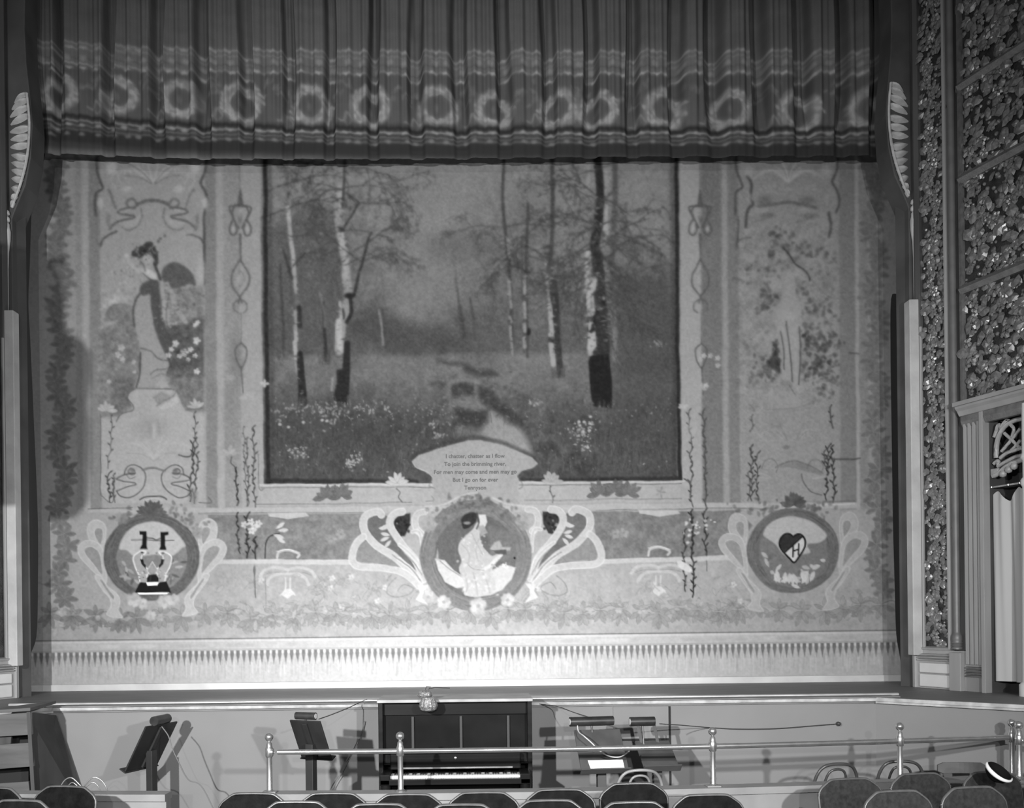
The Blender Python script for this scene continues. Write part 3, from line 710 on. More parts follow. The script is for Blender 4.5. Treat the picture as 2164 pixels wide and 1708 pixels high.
cv.blob(308, 548, 1.6, 1.4, .2, .9); cv.blob(315, 547, 1.6, 1.4, .2, .9); cv.stroke([(309,559),(315,559)], 1.6, .28, .8); cv.stroke([(311,549),(310,555)], 1.2, .4, .7)
cv.stroke([(300,572),(284,566),(274,552),(268,540)], 7, .55, .8, 3); cv.blob(268, 540, 6, 5, .58, .8)
for (x, y) in [(338,504),(348,498),(334,510)]: cv.blob(x, y, 4, 4, .30, .8)
for (x, y, r) in [(371,727,8),(416,720,9),(356,750,7),(390,746,9),(403,739,6),(418,682,6),(412,687,5),(416,785,7),(257,735,8),(249,750,7),(259,759,6),(283,765,5),(230,806,5),(285,787,4),(362,738,6),(380,753,6),(412,752,6),(398,760,5)]:
    cv.flower(x, y, r, .62 if x > 300 else .55, .9, 5)
for k in range(14): cv.stroke([(R.uniform(350,425),R.uniform(735,790)),(R.uniform(350,425),R.uniform(735,790))], 1.6, .20, .4)
# pedestal and lower half of the left panel
cv.poly([(286,822),(274,830),(270,842),(281,857),(279,868),(256,876),(246,890),(213,886),(213,1030),(218,1052),(235,1064),(420,1064),(430,1040),(430,880),(392,868),(386,858),(378,842),(372,826),(330,820)], .515, 1, 3)
cv.stroke([(286,823),(274,830),(270,842),(281,857),(279,868),(256,876),(246,890)], 2.4, .30, .8); cv.stroke([(330,858),(345,848),(366,836),(372,826)], 3, .36, .7); cv.poly([(322,840),(335,858),(352,848),(362,838),(340,828)], .40, .6, 4)
cv.stroke([(290,822),(330,822),(362,822)], 2, .26, .8, 2, False); cv.poly([(335,862),(372,838),(378,842),(376,852),(345,866)], .56, .8, 3)
cv.blob(318, 905, 48, 28, .46, .7); cv.blob(326, 910, 10, 22, .53, .8)
cv.blob(318, 908, 6, 14, .44, .7); cv.blob(336, 908, 6, 12, .44, .7)
for sd in (-1, 1):
    for k in range(4): cv.stroke([(325,970),(325+sd*(10+k*9),945-k*2),(325+sd*(18+k*19),925+k*6)], 3, .545, .55, 3)
    cv.stroke([(325,975),(325+sd*26,960),(325+sd*60,958)], 2, .45, .6)
cv.palm(226, 868, 6, 20, 8, .555, .95, math.pi*1.05, math.pi*.95, edge=.42); cv.palm(416, 862, 5, 20, 7, .56, .9, math.pi*1.1, math.pi*.7, edge=.42)
cv.vine(237, 882, 228, 990, .27, 1.8, 6, 11); cv.vine(230, 1000, 234, 1062, .22, 2.4, 8, 8); cv.vine(239, 1005, 240, 1062, .26, 2, 7, 8)
cv.vine(412, 875, 416, 940, .25, 2, 7, 10); cv.vine(410, 930, 402, 1060, .2, 2.6, 8, 9); cv.vine(416, 960, 412, 1064, .24, 2.2, 8, 9); cv.stroke([(378,962),(392,966),(404,962),(408,940)], 2.4, .22, .9)
cv.blob(408, 1048, 14, 22, .38, .7)
for sd in (-1, 1):
    m = lambda q: [(325+sd*(x-325), y) for x, y in q]
    cv.stroke(m([(262,1004),(266,990),(278,983),(292,986),(304,995),(309,1008),(304,1028),(290,1044),(272,1052),(254,1048),(246,1038)]), 2.4, .28, .9)
    cv.stroke(m([(284,996),(276,991),(270,997),(276,1003),(284,1002)]), 3.5, .33, .9); cv.blob(325+sd*(279-325), 995, 7, 6, .36, .8)
    cv.stroke(m([(246,1012),(262,1004),(286,1000)]), 3, .29, .9); cv.stroke(m([(246,1014),(262,1018),(282,1020),(287,1024),(268,1029),(248,1038)]), 2.4, .29, .9)
    cv.stroke(m([(266,1002),(274,1012),(286,1008)]), 1.8, .33, .8)
cv.stroke([(302,994),(325,989),(348,994)], 5, .37, .9)
cv.stroke([(296,1056),(310,1050),(340,1050),(352,1056)], 3, .27, .9); cv.stroke([(305,1058),(325,1053),(342,1058)], 2.5, .58, .8)
cv.stroke([(213,880),(213,1030),(218,1050),(232,1062),(240,1055),(242,1010)], 1.8, .30, .8)
cv.stroke([(420,1062),(446,1062),(440,1050)], 1.8, .28, .8)

# right panel: statue among foliage, softer
def rmap(q): return [(1666+(x-323)*.93, y-2) for x, y in q]
frame_curve(rmap(lf), 4.6, .28, .9); frame_curve(rmap(rf[:6]), 4.6, .28, .9)
frame_curve([(1560,459),(1560,490),(1557,520)], 4, .30, .8); frame_curve([(1560,510),(1570,504),(1586,502)], 4, .33, .7)
frame_curve([(1578,372),(1588,390),(1586,420),(1592,432),(1580,445),(1576,480)], 6, .27, .85); frame_curve([(1752,450),(1756,480),(1752,500)], 6, .26, .8)
frame_curve([(1604,436),(1635,432),(1666,427),(1690,431),(1726,438)], 7, .335, .8)
for x in (1616, 1708):
    cv.blob(x, 424, 20, 12, .37, .8); cv.blob(x-8, 445, 18, 7, .50, .6); cv.blob(x+4, 456, 22, 8, .375, .7)
    frame_curve([(x-26,470),(x,462),(x+18,452)], 3, .36, .7)
for x in (1582, 1746): cv.blob(x, 362, 12, 15, .525, .8); cv.blob(x+2, 420, 7, 14, .50, .6)
for sd in (-1, 1):
    for k in range(4): cv.stroke([(1667+sd*4,382),(1667+sd*(14+k*9),362-k),(1667+sd*(26+k*16),354+k*8)], 3, .55, .8, 3)
    cv.stroke([(1667,385),(1667+sd*6,360),(1667+sd*18,340)], 3, .57, .85)
for k in range(16): cv.blob(R.uniform(1600,1740), R.uniform(392,408), 5, 3, .53, .5)
pr = ((GX > 1562)&(GX < 1770)&(GY > 480)&(GY < 850)).astype(np.float32); cv.a += pr*(n_mid*.03+n_fine*.03)
def bush(cx, cy, sx, sy, n, v=.27, a=.6, r=(3,8)):
    for k in range(n): cv.blob(R.gauss(cx,sx), R.gauss(cy,sy), R.uniform(*r), R.uniform(r[0],r[1]*.8), v+R.uniform(-.03,.06), a, R.uniform(0,3))
bush(1640,492,9,8,10,.26); bush(1645,512,9,6,10,.28); bush(1632,538,7,4,8,.28); bush(1588,516,10,6,6,.37,.5); bush(1680,525,18,14,20,.30,.5); bush(1715,528,12,6,10,.29); bush(1752,545,10,10,8,.30)
cv.stroke([(1655,525),(1668,540),(1680,558),(1696,568),(1708,580),(1712,592)], 3.4, .20, .9)
bush(1582,568,12,4,7,.28); bush(1622,566,4,4,4,.3); bush(1634,562,9,9,8,.34,.5); bush(1578,598,8,4,5,.31)
bush(1622,622,8,9,14,.27); bush(1618,640,8,8,8,.31); bush(1644,622,4,6,5,.27); bush(1612,658,10,5,8,.30); bush(1690,625,9,12,12,.27); bush(1706,655,10,8,12,.28); bush(1742,648,12,8,12,.29)
cv.poly([(1682,618),(1692,632),(1690,640),(1682,630)], .19, .9, 3); bush(1708,690,10,10,10,.31); bush(1685,690,6,14,10,.30)
bush(1700,712,7,8,14,.22); bush(1740,722,20,9,30,.25); bush(1735,758,14,16,34,.26); bush(1720,790,18,14,28,.27); bush(1755,795,10,20,18,.30); bush(1730,835,10,8,8,.36)
bush(1580,730,14,6,10,.36,.5); bush(1640,740,6,10,14,.24); bush(1634,765,12,5,12,.23); bush(1622,795,12,8,14,.31); bush(1720,800,26,10,10,.44,.5)
cv.poly([(1640,735),(1652,790),(1630,780),(1622,765)], .21, .8, 5)
bush(1640,560,30,16,26,.33,.45); bush(1600,640,16,40,22,.37,.4); bush(1735,600,16,30,26,.33,.45); bush(1738,690,14,20,22,.30,.5); bush(1720,745,18,22,34,.25,.6); bush(1628,770,14,18,26,.28,.55); bush(1745,800,12,16,16,.29,.5); bush(1600,800,14,14,14,.35,.45)
# statue
cv.poly([(1660,590),(1668,575),(1680,590),(1684,620),(1694,650),(1692,690),(1690,740),(1688,790),(1690,832),(1668,805),(1652,800),(1650,750),(1646,710),(1640,690),(1632,660),(1646,640),(1656,620)], .495, .92, 5, smooth=True)
cv.blob(1671, 668, 14, 12, .53, .7); cv.blob(1670, 584, 8, 10, .50, .8); cv.stroke([(1662,620),(1646,606),(1640,590)], 8, .49, .8, 4); cv.stroke([(1680,620),(1694,640),(1704,664)], 7, .48, .8, 4)
for q in ([(1662,680),(1668,730),(1672,770),(1674,806)], [(1688,690),(1692,730),(1690,770),(1688,812)], [(1650,700),(1656,740),(1657,780)]): cv.stroke(q, 3.2, .27, .8)
for q in ([(1655,690),(1662,740),(1664,790)], [(1680,690),(1684,740),(1681,800)]): cv.stroke(q, 6, .50, .7, 4)
cv.stroke([(1668,815),(1684,838),(1694,845)], 2.4, .30, .7)
cv.poly([(1622,850),(1640,822),(1690,835),(1700,852),(1690,862),(1640,862)], .475, .8, 8)
cv.stroke([(1700,572),(1740,618),(1770,632),(1805,628)], 2, .36, .5)
cv.palm(1590, 860, 5, 13, 6, .40, .6); cv.stroke([(1612,862),(1596,880),(1594,900),(1610,925),(1645,950)], 3, .50, .6, 4); cv.stroke([(1620,866),(1680,862),(1720,850)], 2, .39, .6)
for sd in (-1, 1):
    for k in range(4): cv.stroke([(1673+sd*6,942),(1673+sd*(16+k*8),916-k*2),(1673+sd*(26+k*16),896+k*10)], 2.4, .50 if k % 2 else .39, .55, 3)
cv.blob(1662, 946, 10, 5, .36, .7); cv.blob(1640, 895, 22, 22, .42, .5)
cv.vine(1592, 880, 1588, 912, .30, 2.4, 7, 10); cv.vine(1590, 945, 1588, 1058, .22, 2.4, 8, 8); cv.vine(1598, 960, 1600, 1058, .24, 2.2, 8, 8); cv.vine(1582, 1000, 1582, 1058, .28, 2, 7, 9)
cv.vine(1753, 862, 1758, 905, .24, 3, 7, 9); cv.vine(1750, 942, 1746, 1056, .20, 2.6, 8, 8); cv.vine(1758, 945, 1764, 1062, .20, 2.6, 8, 8); cv.vine(1740, 955, 1748, 1000, .25, 2.2, 8, 9)
cv.stroke([(1640,988),(1660,978),(1680,975),(1700,980),(1720,988),(1738,1000)], 4, .37, .85); cv.poly([(1640,988),(1675,976),(1705,983),(1738,1000),(1735,1004),(1700,996),(1670,988)], .40, .8, 3)
for cx, s0 in ((1626, 1), (1722, 1)):
    cv.stroke([(cx-16,990),(cx-8,974),(cx+8,972),(cx+18,986),(cx+14,998)], 2, .35, .7)
cv.stroke([(1694,1002),(1698,1020),(1712,1038),(1736,1046)], 2.4, .31, .8); cv.stroke([(1605,1000),(1628,1008),(1606,1010)], 3, .50, .7); cv.stroke([(1718,1012),(1746,1006)], 4, .52, .7)
cv.stroke([(1758,970),(1785,972),(1818,970)], 3.4, .27, .85, 2.5); cv.stroke([(1796,745),(1816,747)], 3, .27, .8)
cv.stroke([(1734,1066),(1805,1064)], 4, .58, .9, 2.5, False); cv.stroke([(1740,1060),(1805,1058)], 4, .34, .7, 3, False)

# ---- medallions
def ring(cx, cy, ro, so, ri, si, cyi, val):
    q = [(cx+ro*math.cos(t), cy+so*math.sin(t)) for t in np.linspace(0, 2*math.pi, 48, endpoint=False)]
    cv.poly(q, val, .97, 3)
    for k in range(70):
        a = R.uniform(0,6.28); r = R.uniform(.78,.98); da = R.uniform(.15,.5)
        cv.stroke([(cx+ro*r*math.cos(a+da*t/3), cy+so*r*math.sin(a+da*t/3)) for t in range(4)], 1.6, val+R.choice([-.06,.05,.04]), .6)
    q = [(cx+ri*math.cos(t)*(1+R.uniform(-.02,.02)), cyi+si*math.sin(t)*(1+R.uniform(-.02,.02))) for t in np.linspace(0, 2*math.pi, 40, endpoint=False)]
    return q
def band(pts, w_, v=.555, ve=.65):
    cv.stroke(pts, w_+2.4, ve, .75, 2.2); cv.stroke(pts, w_-1.2, v, 1, 2.2)
LO = [([(224,1122),(218,1106),(203,1099),(190,1106),(184,1123),(188,1141),(203,1155),(219,1168),(223,1150)], [(217,1122),(206,1116),(199,1124),(203,1138),(215,1152)]),
      ([(216,1158),(196,1143),(176,1144),(164,1159),(169,1178),(188,1199),(207,1218),(222,1236),(224,1200)], [(208,1166),(192,1155),(178,1160),(182,1174),(200,1196),(216,1216),(214,1186)]),
      ([(200,1220),(211,1216),(226,1238),(246,1256),(254,1270),(250,1290),(258,1306),(226,1300),(234,1284),(232,1266),(216,1246)], [(210,1226),(216,1226),(230,1246),(242,1262),(238,1268),(222,1246)])]
def handles(dx, dy, v):
    for sd in (1, -1):
        for k, (o_, h_) in enumerate(LO):
            f = lambda q: [((x if sd > 0 else 643-x)+dx, y+dy-(0 if sd > 0 else 3)) for x, y in q]
            cv.poly(f(o_), v, .97, 2.5, smooth=True); q = spline(f(o_), 4, True); cv.stroke(q+[q[0]], 1.8, v+.07, .75, 2, False)
            cv.poly(f(h_), .425, .85, 2.5, smooth=True); q = spline(f(h_), 4, True); cv.stroke(q+[q[0]], 1.5, v+.08, .7, 2, False)
# left medallion
handles(0, 0, .545)
cv.palm(320, 1090, 12, 34, 12, .30, .9, math.pi*.98, math.pi*1.04); bush(320,1092,46,10,50,.31,.6); bush(270,1110,12,10,16,.34,.6); bush(390,1105,16,12,22,.36,.6)
q = ring(321, 1178, 102, 92, 75, 75, 1178, .315)
cv.flower(258, 1096, 14, .42, .8, 7, .38); cv.flower(418, 1126, 13, .44, .8, 7, .40)
cv.poly(q, .40, 1, 3)
cv.poly([(252,1160),(262,1135),(285,1112),(320,1103),(356,1112),(380,1135),(392,1154),(384,1160),(376,1168),(360,1176),(330,1172),(310,1174),(282,1176),(268,1164)], .555, 1, 4, smooth=True)
for k in range(34):
    a = R.uniform(.1, math.pi-.1); r = R.uniform(45,68); x, y = 321+r*1.05*math.cos(a), 1180+r*math.sin(a)
    cv.leaf(x, y, R.uniform(0,6.3), R.uniform(12,20), 6, R.choice([.53,.50,.30,.34]), .85)
cv.stroke([(278,1142),(368,1142)], 1.8, .27, .9, 2, False); cv.stroke([(308,1138),(322,1138),(330,1141),(338,1137)], 2.4, .22, .8)
for q in ([(295,1124),(309,1124),(309,1154),(311,1161),(295,1161),(300,1152),(301,1131),(295,1131)], [(339,1124),(355,1124),(355,1130),(348,1131),(348,1152),(351,1161),(336,1161),(339,1154)]):
    cv.poly(q, .105, 1, 2)
for sd in (-1, 1):
    m = lambda q: [(322+sd*(x-322), y) for x, y in q]
    cv.poly(m([(308,1166),(296,1166),(284,1174),(281,1184),(285,1198),(293,1214),(296,1232),(310,1230),(312,1214),(318,1206),(308,1196),(300,1186),(300,1174)]), .49, 1, 2)
    cv.stroke(m([(304,1172),(308,1166),(296,1166),(284,1174),(281,1184),(286,1200),(293,1214),(296,1232)]), 2.6, .70, .95); cv.stroke(m([(300,1174),(299,1184),(306,1198),(316,1206),(311,1216),(310,1230)]), 2.2, .70, .9)
    cv.poly(m([(296,1182),(299,1192),(308,1202),(308,1195),(304,1190),(303,1182)]), .12, .95, 2); cv.blob(322+sd*(300-322), 1168, 4, 2.4, .2, .8); cv.blob(322+sd*(313-322), 1169, 3, 3, .4, .8)
    for k in range(10): cv.blob(322+sd*(R.uniform(290,310)-322), R.uniform(1206,1224), 2, 2, R.choice([.28,.66]), .7)
cv.poly([(322,1187),(333,1206),(322,1222),(311,1206)], .46, 1, 2); cv.stroke([(322,1187),(333,1206),(322,1222),(311,1206),(322,1187)], 1.6, .66, .8, 2, False)
cv.poly([(310,1232),(310,1222),(316,1215),(328,1215),(335,1222),(335,1232)], .14, 1, 2); cv.stroke([(318,1218),(318,1230)], 2, .3, .6, 2, False)
cv.poly([(296,1231),(309,1232),(312,1238),(333,1238),(336,1232),(351,1229),(361,1253),(285,1253)], .115, 1, 2)
cv.poly([(309,1231),(336,1231),(332,1238),(312,1238)], .84, 1, 2); cv.poly([(290,1253),(357,1253),(352,1256.5),(294,1256.5)], .86, 1, 1.6)
for (x, y, r) in [(283,1268,14),(302,1276,10),(348,1272,14),(366,1268,12),(319,1301,10)]: cv.flower(x, y, r*1.1, .555, .85, 8, .50)
# right medallion with the heart
handles(1355, -14, .515)
cv.palm(1678, 1068, 11, 28, 11, .29, .9, math.pi*.98, math.pi*1.04); bush(1676,1076,54,9,60,.31,.6); bush(1625,1090,14,10,16,.36,.6); bush(1735,1092,16,12,20,.33,.6)
q = ring(1676, 1164, 98, 90, 73, 76, 1166, .335)
cv.poly(q, .375, 1, 3)
cv.poly([(1612,1128),(1625,1108),(1650,1095),(1680,1092),(1715,1102),(1738,1120),(1746,1136),(1730,1148),(1706,1150),(1712,1168),(1695,1172),(1660,1175),(1640,1152),(1624,1140)], .535, 1, 4, smooth=True)
for k in range(26):
    a = R.uniform(.05, math.pi-.05); r = R.uniform(50,70); x, y = 1676+r*math.cos(a), 1168+r*math.sin(a)
    cv.leaf(x, y, R.uniform(0,6.3), R.uniform(12,22), 8, R.choice([.57,.55,.60,.34]), .85)
for k in range(9): cv.leaf(1640+k*9, 1238-abs(k-4)*2, -math.pi/2+R.uniform(-.6,.6), 24, 10, .60, .9)
hp = [(1676,1135),(1668,1129),(1657,1130),(1648,1140),(1648,1154),(1656,1168),(1668,1180),(1678,1189),(1688,1177),(1699,1160),(1702,1144),(1696,1132),(1686,1129)]
cv.poly(hp, .61, 1, 2, smooth=True); cv.poly([(1676,1135),(1668,1129),(1657,1130),(1648,1140),(1648,1154),(1658,1168),(1696,1134),(1686,1129)], .20, 1, 2)
cv.stroke([(1658,1168),(1696,1134)], 3, .14, 1, 2, False); cv.stroke(hp+[hp[0]], 3.6, .13, 1, 2)
for q in ([(1676,1152),(1675,1177)], [(1688,1149),(1687,1173)], [(1676,1165),(1687,1161)]): cv.stroke(q, 3, .14, 1, 1.8, False)
# centre medallion and its scrolls
AX = 1007.5
SC = [[(806,1088),(800,1082),(788,1083),(772,1092),(767,1108),(774,1128),(797,1154),(834,1177),(859,1200),(884,1232)], [(850,1082),(836,1085),(826,1096),(825,1112),(836,1132),(856,1158),(878,1184),(894,1226)],
      [(898,1082),(884,1086),(877,1100),(880,1118),(890,1128)], [(768,1134),(754,1148),(744,1172),(746,1190),(762,1198),(808,1201),(846,1208),(872,1226),(884,1240)],
      [(842,1180),(862,1196),(880,1216),(890,1232)], [(844,1152),(866,1168),(884,1190),(892,1214)], [(872,1124),(884,1124),(891,1142),(893,1170)]]
for sd in (0, 1):
    f = (lambda q: q) if sd == 0 else (lambda q: mirx(q, AX, -5))
    cv.poly(f([(776,1092),(790,1087),(812,1087),(830,1100),(835,1130),(858,1160),(876,1188),(884,1225),(860,1198),(832,1174),(797,1150),(776,1124)]), .32, .95, 3, smooth=False)
    cv.poly(f([(836,1088),(868,1086),(866,1112),(856,1132),(846,1134),(834,1116),(830,1100)]), .185, .95, 3)
    for k in range(24):
        p = f([(R.uniform(836,866), R.uniform(1090,1128))])[0]; cv.blob(p[0], p[1], R.uniform(2,5), R.uniform(2,4), R.choice([.13,.15,.42]), .7, R.uniform(0,3))
    cv.poly(f([(756,1158),(770,1140),(796,1158),(830,1180),(842,1204),(808,1199),(764,1194),(750,1186)]), .405, .95, 3, smooth=True)
    for q, w_ in zip(SC, (14, 14, 12, 13, 6, 6, 6)): band(f(q), w_, .545, .64)
    for q in ([(828,1172),(862,1196),(888,1228)], [(846,1160),(874,1188),(892,1218)]): cv.stroke(f(q), 1.8, .33, .8)
    cv.poly(f([(882,1238),(906,1237),(896,1250),(895,1264),(906,1280),(878,1268),(886,1254)]), .585, 1, 2.5)
    for (x, y, a) in [(812,1108,2.6),(810,1116,3.1),(812,1136,2.8),(816,1142,2.3),(814,1132,3.4)]:
        p = f([(x, y)])[0]; cv.leaf(p[0]+(10 if not sd else -10), p[1], a if not sd else math.pi-a, 20, 8, .57, .95)
    cv.stroke(f([(838,1222),(820,1240),(818,1256),(838,1264),(866,1256),(872,1244),(852,1236),(840,1250)]), 2, .37, .7); cv.stroke(f([(812,1272),(850,1290),(880,1284)]), 1.6, .40, .6)
cap = [(871,974),(885,962),(916,952),(955,940),(989,931),(1015,930),(1053,939),(1092,953),(1126,967),(1138,980),(1126,990),(1104,996),(1093,1006),(1097,1018),(1094,1036),(1100,1068),(914,1070),(917,1036),(911,1018),(914,1006),(906,999),(888,992),(875,983)]
cv.stroke([(871,972),(885,958),(916,947),(955,934),(1000,924),(1053,934),(1092,949),(1126,963)], 9, .235, .7, 6)
cv.poly(cap, .475, 1, 3)
cv.stroke([(871,976),(880,988),(904,998),(914,1008)], 2.4, .56, .8); cv.stroke([(1138,982),(1126,991),(1104,997),(1094,1008)], 2.4, .28, .7)
cv.stroke([(912,1014),(906,1026),(918,1032)], 2, .34, .7); cv.stroke([(1098,1014),(1104,1028),(1096,1034)], 2, .34, .7); cv.stroke([(900,1058),(918,1056),(912,1048)], 1.8, .36, .7)
q = ring(1005, 1174, 118, 118, 87, 88, 1175, .365)
bush(1005,1064,40,10,60,.30,.6); bush(940,1086,14,10,16,.36,.6); bush(1074,1090,14,10,16,.36,.6); bush(960,1110,26,12,30,.32,.5)
cv.stroke([(900,1070),(940,1066),(980,1046),(1008,1042)], 4, .55, .8, 3); cv.stroke([(1040,1052),(1070,1064),(1110,1070)], 4, .55, .8, 3)
cv.poly(q, .315, 1, 3)
cv.flower(906, 1108, 17, .47, .8, 8, .42); cv.flower(1106, 1106, 17, .45, .8, 8, .40)
cv.poly([(1030,1110),(1090,1125),(1092,1170),(1080,1200),(1035,1180)], .36, .8, 10)
cv.poly([(920,1182),(940,1184),(960,1206),(985,1222),(1010,1206),(1040,1206),(1062,1194),(1090,1200),(1080,1226),(1062,1246),(1035,1258),(1005,1262),(985,1258),(970,1246),(940,1230),(926,1206)], .57, 1, 3)
cv.poly([(925,1160),(921,1186),(928,1186)], .5, .8, 3)
cv.poly([(958,1246),(980,1240),(984,1258),(966,1254)], .34, .9, 4); cv.stroke([(930,1186),(955,1206),(985,1224)], 2, .35, .7)
cv.poly([(1010,1104),(1000,1118),(984,1132),(972,1146),(968,1164),(974,1186),(970,1204),(982,1230),(984,1258),(1040,1256),(1046,1230),(1040,1206),(1048,1192),(1060,1178),(1054,1170),(1040,1176),(1028,1164),(1018,1150),(1014,1130),(1020,1116)], .535, .97, 3, smooth=True)
cv.stroke([(1018,1206),(1036,1196),(1050,1182),(1060,1174)], 7, .60, .9); cv.stroke([(986,1190),(1000,1202),(1022,1206)], 1.8, .40, .7)
for k in range(40): cv.blob(R.uniform(976,1030), R.uniform(1130,1200), R.uniform(1.5,4), R.uniform(1.5,3), R.choice([.48,.52,.66]), .5, R.uniform(0,3))
cv.poly([(974,1102),(980,1090),(996,1084),(1008,1088),(1006,1102),(996,1112),(980,1118)], .18, .95, 3, smooth=True); cv.blob(986, 1106, 10, 4, .46, .8)
cv.poly([(1012,1088),(1027,1088),(1030,1104),(1024,1116),(1014,1112)], .60, .95, 2.5); cv.poly([(1010,1112),(1022,1110),(1030,1126),(1016,1134)], .46, .9, 3); cv.stroke([(1008,1086),(1013,1104),(1008,1118)], 3, .24, .9)
cv.poly([(1036,1160),(1044,1146),(1056,1142),(1062,1156),(1080,1158),(1078,1164),(1044,1166)], .50, .85, 4); cv.poly([(1040,1163),(1070,1162),(1070,1174),(1050,1172)], .27, .9, 3); cv.blob(1087, 1180, 2.6, 2.6, .08, 1)
for k in range(14): cv.blob(R.uniform(1040,1070), R.uniform(1194,1204), 3, 2, R.choice([.4,.66]), .7)
for q in ([(985,1215),(988,1235),(984,1256)], [(1000,1210),(1006,1236),(1008,1258)], [(1020,1212),(1030,1236),(1034,1254)], [(976,1150),(990,1170),(988,1196)], [(998,1128),(1008,1150),(1020,1172)], [(1012,1140),(1004,1160),(1010,1186)]): cv.stroke(q, 2.2, .45, .7)
for k in range(60): cv.blob(R.gauss(1008,30), R.gauss(1226,16), R.uniform(2,6), R.uniform(1.5,4), R.choice([.50,.60,.62]), .45, R.uniform(0,3))
for (x, y, r) in [(938,1273,13),(1010,1281,16),(1072,1268,13),(906,1262,12)]: cv.flower(x, y, r*1.15, .54, .85, 9, .44)

cv.warp(1.3, 40)
softb = cv.blurred(2.1); wt = np.clip((1010-GY)/420, 0, 1)**.7*.8; cv.a = (cv.a*(1-wt)+softb*wt).astype(np.float32)
# ---- bottom border, fringe and tassels
def ly(x, y): return y-.0126*(x-80)
cv.poly([(28,ly(28,1359)),(1952,ly(1952,1359)),(1952,ly(1952,1480)),(28,ly(28,1480))], .535, 1, 2.5)
cv.stroke([(28,ly(28,1355)),(1952,ly(1952,1355))], 1.8, .30, .9, 2, False); cv.stroke([(28,ly(28,1359)),(1952,ly(1952,1359))], 4, .59, .8, 2.5, False)
for k in range(40):
    x = R.uniform(60,1920); cv.blob(x, ly(x,1369), R.uniform(8,30), 5, R.choice([.50,.49,.58]), .6)
cv.stroke([(28,ly(28,1378)),(1952,ly(1952,1378))], 2, .44, .7, 3, False)
x = 62.0
while x < 1925:
    y = ly(x, 1380)
    cv.poly([(x-3.4,y),(x+3.2,y),(x+4,y+9),(x+2,y+19),(x+.3,y+30),(x-1.6,y+20),(x-4,y+10)], .33, .85, 2.5, smooth=False)
    cv.blob(x+6.3, y+4, 3, 4, .62, .8)
    for k in range(3):
        xx = x+R.uniform(-6,6); cv.stroke([(xx,y+R.uniform(18,34)),(xx+R.uniform(-1,1),y+R.uniform(40,62))], R.uniform(1.2,3), R.choice([.46,.48,.60,.62,.58]), R.uniform(.3,.6), 2.5, False)
    x += 12.6
# canvas seams, stains
for k in range(60):
    x = R.uniform(90,1890); y = R.uniform(340,1300); cv.blob(x, y, R.uniform(20,90), R.uniform(10,60), R.choice([-.012,.012]), 1, R.uniform(0,3), .1, add=True)
cv.a += n_fine*.016+cv.fbm(4.2, 2)*.022
cv.a = np.where(cv.a < .47, cv.a-(.47-cv.a)*.20, cv.a+(cv.a-.47)*.05)

canvas_m = painted_mat('painted_canvas', 'paint', .90, grain=.17)
drop = empty('drop_curtain', (0, YC, 0))
tag(drop, 'painted drop curtain with birch forest scene, medallions and fringe filling the stage opening', 'curtain')
cloth = cv.to_mesh('painted_canvas', canvas_m, YC)
zb = EYE-(1452-PY)/F*YC          # keep the cloth above the batten
cloth.parent = drop; cloth.matrix_parent_inverse = Matrix.Translation((0, -YC, 0))
# give the cloth's own bulk: backing canvas just behind, and the wooden batten it is nailed to
xl, xr = (28-PX)/F*YC, (1952-PX)/F*YC
b_ = MB().box(xl, xr, -0.035, 0.03, 0.0, 0.085).build('bottom_batten', mat('batten_paint', .33, .7, noise=.12, scale=3), drop, bevel=.006)
# lettering of the verse
ink = mat('verse_ink', .07, .9)
def letter(body, x, y, hpx, name='lettering'):
    cu = bpy.data.curves.new(name, 'FONT'); cu.body = body; cu.align_x = 'CENTER'; cu.size = hpx/F*YC*1.35; cu.extrude = 0.0006; cu.offset = 0.0010
    cu.space_character = 1.02; cu.space_line = 1.44
    o_ = bpy.data.objects.new(name+'_tmp', cu); C.objects.link(o_)
    dg = bpy.context.evaluated_depsgraph_get(); me = bpy.data.meshes.new_from_object(o_.evaluated_get(dg)); bpy.data.objects.remove(o_, do_unlink=True)
    me.materials.clear(); me.materials.append(ink)
    p = at(x, y, YC-.004)
    o = bpy.data.objects.new(name, me); C.objects.link(o); o.parent = drop
    o.matrix_parent_inverse = Matrix.Translation((0, -YC, 0))
    o.matrix_basis = Matrix.Translation(p) @ Matrix.Rotation(ROLL*.5, 4, 'Y') @ Matrix.Rotation(math.pi/2, 4, 'X')
    return o
vt = letter('I chatter, chatter as I flow\nTo join the brimming river,\nFor men may come and men may go\nBut I go on for ever\nTennyson', 1004, 968, 8.6)
vt['kind'] = 'stuff'

